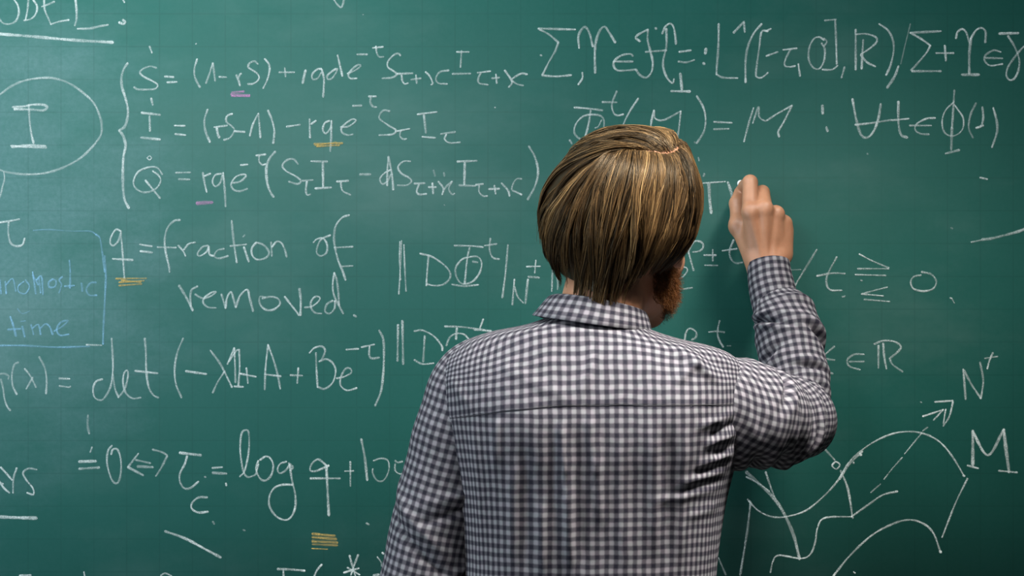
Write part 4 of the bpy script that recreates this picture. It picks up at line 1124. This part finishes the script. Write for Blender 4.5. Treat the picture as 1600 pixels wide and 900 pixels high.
# collar: stand, roll and fall as one folded band round the neck, open at the throat
nth = 160
ang = np.linspace(math.radians(90 + 14), math.radians(450 - 14), nth)       # from the throat right round the back
TOPC, BOTC = P(934, 474, -.446), P(924, 505, -.450)
prof = [(-.0015, .95), (-.0022, .55), (-.0018, .22), (-.0004, .06), (.0016, .0), (.0034, .03), (.0044, .10), (.0046, .40), (.0046, .75), (.0048, 1.0), (.0036, 1.02), (.0026, .85), (.0020, .5)]
vs, us = [], []
for (off, t) in prof:
    cx = TOPC * (1 - t) + BOTC * t
    rx = .0525 + (.0655 - .0525) * t ** .9 if off > .002 else .0515 + .006 * t
    ry = rx * .98
    x = cx[0] + (rx + off) * np.cos(ang)
    y = cx[1] + (ry + off) * np.sin(ang)
    tilt = -(np.cos(ang)) * .0098                        # lower on the right
    z = cx[2] + tilt - .006 * np.clip(-np.sin(ang), 0, 1) * 0 + np.clip(np.sin(ang), -1, 1) * (-.006) * (1 - t)
    z = z - .010 * t * np.clip(np.sin(ang), 0, 1) ** 3
    wv = .0008 * np.sin(ang * 5 + t * 2)
    vs.append(np.stack([x + wv * np.cos(ang), y + wv * np.sin(ang), z], -1))
    us.append(np.stack([ang * .058, np.full(nth, -t * .034 + .004 + (0.002 if off > .002 else 0))], -1))
vs, us = np.array(vs), np.array(us)
link_mesh('collar', vs.reshape(-1, 3), grid_faces(len(prof), nth, wrap=False)[:, ::-1], M_GINGHAM, shirt, uv=us.reshape(-1, 2))

# ------------------------------------------------------------------ hair
HAIR = np.array([
    [193, 966, 1006, -.425, -.37], [197, 945, 1032, -.448, -.345], [203, 931, 1060, -.464, -.335], [211, 916, 1071, -.479, -.325], [223, 901, 1079, -.495, -.316], [245, 883, 1085, -.512, -.308], [272, 863, 1092, -.526, -.304],
    [298, 849, 1097, -.534, -.304], [332, 840, 1096, -.538, -.306], [370, 841, 1086, -.535, -.312], [400, 849, 1068, -.526, -.32], [427, 864, 1042, -.515, -.33],
    [442, 872, 1022, -.509, -.34], [458, 876, 1006, -.506, -.35], [475, 876, 1002, -.505, -.36], [495, 880, 1000, -.505, -.37]])
HY = -.42
kH = (HY + CAM_D) / FPX
hz = CAM_Z + (450 - HAIR[:, 0]) * kH
hx0, hx1 = (HAIR[:, 1] - 800) * kH, (HAIR[:, 2] - 800) * kH
CEN = P(966, 335, HY)


def hair_f(p):
    z = p[..., 2]
    zi = np.clip(z, hz[-1], hz[0])
    g = lambda a: np.interp(zi, hz[::-1], a[::-1])
    a0, a1, b0, b1 = g(hx0), g(hx1), g(HAIR[:, 3]), g(HAIR[:, 4])
    x = (p[..., 0] - (a0 + a1) / 2) / ((a1 - a0) / 2)
    y = (p[..., 1] - (b0 + b1) / 2) / ((b1 - b0) / 2)
    f = np.abs(x) ** 2.15 + np.abs(y) ** 2.15 - 1
    return np.where(z > hz[0], 1.0 + (z - hz[0]) * 100, f)


def hair_radius(d):
    lo, hi = np.full(d.shape[:-1], .02), np.full(d.shape[:-1], .30)
    for _ in range(26):
        mid = (lo + hi) / 2
        ins = hair_f(CEN + d * mid[..., None]) < 0
        lo, hi = np.where(ins, mid, lo), np.where(ins, hi, mid)
    return lo


# parting, from the crown towards the right and forward over the top
PART = np.array([P(955, 229, -.492), P(985, 232, -.494), P(1015, 236, -.492), P(1044, 239, -.482), P(1062, 228, -.455), P(1058, 214, -.415), P(1046, 205, -.375), P(1035, 203, -.345)])
ENDS = np.array([P(1066, 296, -.340), P(1084, 352, -.372), P(1078, 386, -.415), P(1053, 402, -.450), P(1024, 414, -.485), P(1000, 432, -.500), P(982, 460, -.505), P(955, 478, -.505), P(925, 482, -.505), P(898, 476, -.500), P(876, 460, -.475),
                 P(858, 432, -.43), P(846, 395, -.400), P(842, 355, -.360), P(862, 300, -.325), P(915, 262, -.310), P(975, 252, -.306), P(1020, 256, -.312)])
part_d, end_d = unit(PART - CEN), unit(ENDS - CEN)
# loop parameter: along the parting backwards on the right side, round the crown, forwards on the left side
END_T = np.linspace(0, 1, len(ENDS))
ROOT_T = np.array([0, .06, .14, .22, .30, .37, .44, .52, .60, .66, .72, .78, .84, .89, .93, .97, 1.0])
ROOT_S = np.array([1, .86, .70, .58, .47, .38, .28, .18, .06, 0, .02, .12, .30, .52, .70, .86, 1.0])      # position on the parting (0 crown .. 1 forehead)


def curve_dir(tab, t):
    x = np.clip(t, 0, 1) * (len(tab) - 1)
    i = np.clip(x.astype(int), 0, len(tab) - 2)
    fr = (x - i)[:, None]
    return unit(tab[i] * (1 - fr) + tab[i + 1] * fr)


part_fine, end_fine = unit(catmull(part_d, n_per=12)), unit(catmull(end_d, n_per=12))


def strand_dirs(t, f, spread=0.0):
    """direction on the hair shell for loop parameter t and fraction f of the way from parting to tip"""
    s = np.interp(t, END_T, np.interp(END_T, np.linspace(0, 1, len(ROOT_S)), ROOT_S))
    d0 = curve_dir(part_fine, s)
    d1 = curve_dir(end_fine, t)
    om = np.arccos(np.clip((d0 * d1).sum(-1), -1, 1))[:, None]
    f = np.asarray(f)
    a, b = np.sin((1 - f) * om) / np.sin(om), np.sin(f * om) / np.sin(om)
    d = a[..., None] * d0[:, None, :] + b[..., None] * d1[:, None, :]
    return unit(d)


# under-layer
nt_, nf_ = 200, 60
tg = np.linspace(0, 1, nt_)
fg = np.repeat(np.linspace(.012, .97, nf_)[None], nt_, 0)
dg = strand_dirs(tg, fg)
rg = hair_radius(dg)
lump = 1 + .012 * np.sin(tg * 240)[:, None] * np.sin(fg * 3)
cap = CEN + dg * (rg * lump * (.945 - .07 * np.exp(-fg * 16)))[..., None]
cap_v, cap_f = cap.reshape(-1, 3), grid_faces(nt_, nf_, wrap=False)
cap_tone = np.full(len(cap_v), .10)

# strands in locks: every lock rides at its own height, wanders sideways and ends at its own length
NSTR, NP = 11500, 18
t = RNG.random(NSTR)
lockn = 95
lock = np.clip(np.floor(t * lockn + RNG.normal(0, .35, NSTR)).astype(int), 0, lockn - 1)
lrand = RNG.random((lockn, 8))
fine = np.clip(np.floor(t * 420 + RNG.normal(0, .4, NSTR)).astype(int), 0, 419)
frand = RNG.random((420, 4))
lc = (lock + .5 + (lrand[lock, 7] - .5) * .5) / lockn
layer = RNG.random(NSTR) ** .6                        # 0 deep .. 1 outermost
f0 = np.where(RNG.random(NSTR) < .55, RNG.random(NSTR) * .05, RNG.random(NSTR) ** 1.3 * .6)
f1 = 1.0 + RNG.normal(0, .045, NSTR) - .08 * (1 - layer) + .12 * (lrand[lock, 3] - .5) + .06 * (frand[fine, 0] - .5)
short = (RNG.random(lockn) < .42)[lock]
f1 = np.where(short, f1 - .06 - .20 * lrand[lock, 6], f1)
g = np.linspace(0, 1, NP)[None]
f = f0[:, None] + (f1 - f0)[:, None] * g
wander = (.034 * (lrand[lock, 1] - .5) * 2)[:, None] * np.sin(f * (2.2 + 2 * lrand[lock, 2][:, None]) + lrand[lock, 6][:, None] * 6.28) + (.014 * (frand[fine, 1] - .5) * 2)[:, None] * np.sin(f * 4 + frand[fine, 2][:, None] * 6.28)
wander = wander * smooth1(f * 2.5)


def strand_dirs2(tt, ff):
    tt = 1 - np.abs(1 - np.abs(tt))
    out = np.empty(ff.shape + (3,))
    for k in range(ff.shape[1]):
        out[:, k] = strand_dirs(np.clip(tt[:, k], 0, 1), ff[:, k:k + 1])[:, 0]
    return out


cl = (.08 + .62 * smooth1((f / f1[:, None] - .2) / .8)) * (.4 + .6 * lrand[lock, 4])[:, None]
tt = (t[:, None] * (1 - cl) + lc[:, None] * cl) + wander
d = strand_dirs2(tt, np.clip(f, 0, 1.10))
rad = hair_radius(d)
bulge = np.sin(np.clip(f, 0, 1) * np.pi * .93) ** .6
lift = ((lrand[lock, 0] - .6) * .12 + (frand[fine, 3] - .5) * .03)[:, None] * bulge
scale = .950 + .036 * layer[:, None] + lift + (short * .022)[:, None] * smooth1((f - .3) / .4) - .07 * np.exp(-f * 16) - .05 * smooth1((f - .82) / .2) * (1 - layer[:, None])
pos = CEN + d * (rad * scale)[..., None]
# each strand waves a little sideways
tanv = unit(np.gradient(pos, axis=1))
sidev = unit(np.cross(tanv, d))
ph = RNG.random(NSTR)[:, None] * 6.28 + lrand[lock, 1][:, None] * 6.28
pos += sidev * ((.0016 * np.sin(f * 7 + ph * .3 + lrand[lock, 2][:, None] * 9) + .0005 * np.sin(f * 23 + ph)) * smooth1(f * 3))[..., None]
# strays
stray = RNG.random(NSTR) < .022
pos[stray] += (d[stray] * (smooth1((g - .5) * 2) * RNG.random((stray.sum(), 1)) * .006)[..., None])
rad0 = (.00034 + .00016 * RNG.random(NSTR))[:, None] * (1 - .6 * smooth1((g - .7) / .3))
a3 = np.array([0, 2 * np.pi / 3, 4 * np.pi / 3])
ring = np.cos(a3)[None, None, :, None] * sidev[:, :, None, :] + np.sin(a3)[None, None, :, None] * d[:, :, None, :]
sv = pos[:, :, None, :] + ring * rad0[:, :, None, None]
base = (np.arange(NSTR) * NP * 3)[:, None, None]
kk = np.arange(NP - 1)[None, :, None] * 3
jj = np.arange(3)[None, None, :]
jn = (jj + 1) % 3
sf = np.stack([base + kk + jj, base + kk + jn, base + kk + 3 + jn, base + kk + 3 + jj], -1).reshape(-1, 4)
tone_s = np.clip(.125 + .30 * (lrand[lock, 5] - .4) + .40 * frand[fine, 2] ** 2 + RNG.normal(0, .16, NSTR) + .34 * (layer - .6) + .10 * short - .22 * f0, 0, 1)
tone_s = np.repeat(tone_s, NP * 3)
hv = np.concatenate([cap_v, sv.reshape(-1, 3)])
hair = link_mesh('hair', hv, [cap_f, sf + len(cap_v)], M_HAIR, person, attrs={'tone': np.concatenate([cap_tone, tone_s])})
hair['label'] = 'chin-length brown blond hair combed from a side parting'

# ------------------------------------------------------------------ beard: short curly strands on jaw, chin and upper lip
NB, NPB = 5200, 7
side_a = RNG.uniform(-1, 1, NB)
up = RNG.random(NB)
az = side_a * math.radians(126)
jr, jf = .0585, .066
lipmask = (np.abs(side_a) < .24) & (up > .62) & (up < .78)
u_top = -.030 - .020 * np.cos(az)
u_bot = -.104 + .030 * (np.abs(side_a)) ** 1.5
uu = u_bot + (u_top - u_bot) * up
shrink = 1 - .36 * smooth1((-.066 - uu) / .045)
br = np.sin(az) * jr * shrink * 1.0
bf_ = .036 + np.cos(az) * jf * shrink
roots = HC + br[:, None] * HR * 1.02 + bf_[:, None] * HF + uu[:, None] * HU
outd = unit(np.sin(az)[:, None] * HR + np.cos(az)[:, None] * HF * .9 + RNG.normal(0, .25, (NB, 3)) - .75 * HU)
roots = roots[~lipmask]
outd = outd[~lipmask]
n_b = len(roots)
gb = np.linspace(0, 1, NPB)[None, :, None]
Lb = (.008 + .009 * RNG.random(n_b))[:, None, None]
curl = unit(np.cross(outd, RNG.normal(0, 1, (n_b, 3))))
pb = roots[:, None] - outd[:, None] * .004 + outd[:, None] * gb * Lb + curl[:, None] * (np.sin(gb * 4.2) * .0038) - HU * (gb ** 2 * .003)
s1 = unit(np.cross(outd, [.3, .2, .9]))[:, None]
s2 = unit(np.cross(outd[:, None], s1))
rb = (.00032 * (1 - .6 * np.linspace(0, 1, NPB)))[None, :, None, None]
ringb = np.cos(a3)[None, None, :, None] * s1[:, :, None] + np.sin(a3)[None, None, :, None] * s2[:, :, None]
vb = pb[:, :, None] + ringb * rb
base = (np.arange(n_b) * NPB * 3)[:, None, None]
kk = np.arange(NPB - 1)[None, :, None] * 3
fb = np.stack([base + kk + jj, base + kk + jn, base + kk + 3 + jn, base + kk + 3 + jj], -1).reshape(-1, 4)
tb = np.repeat(np.clip(RNG.normal(.5, .22, n_b), 0, 1), NPB * 3)
beard = link_mesh('beard', vb.reshape(-1, 3), fb, M_BEARD, person, attrs={'tone': tb})
beard['label'] = 'short curly red-brown beard'
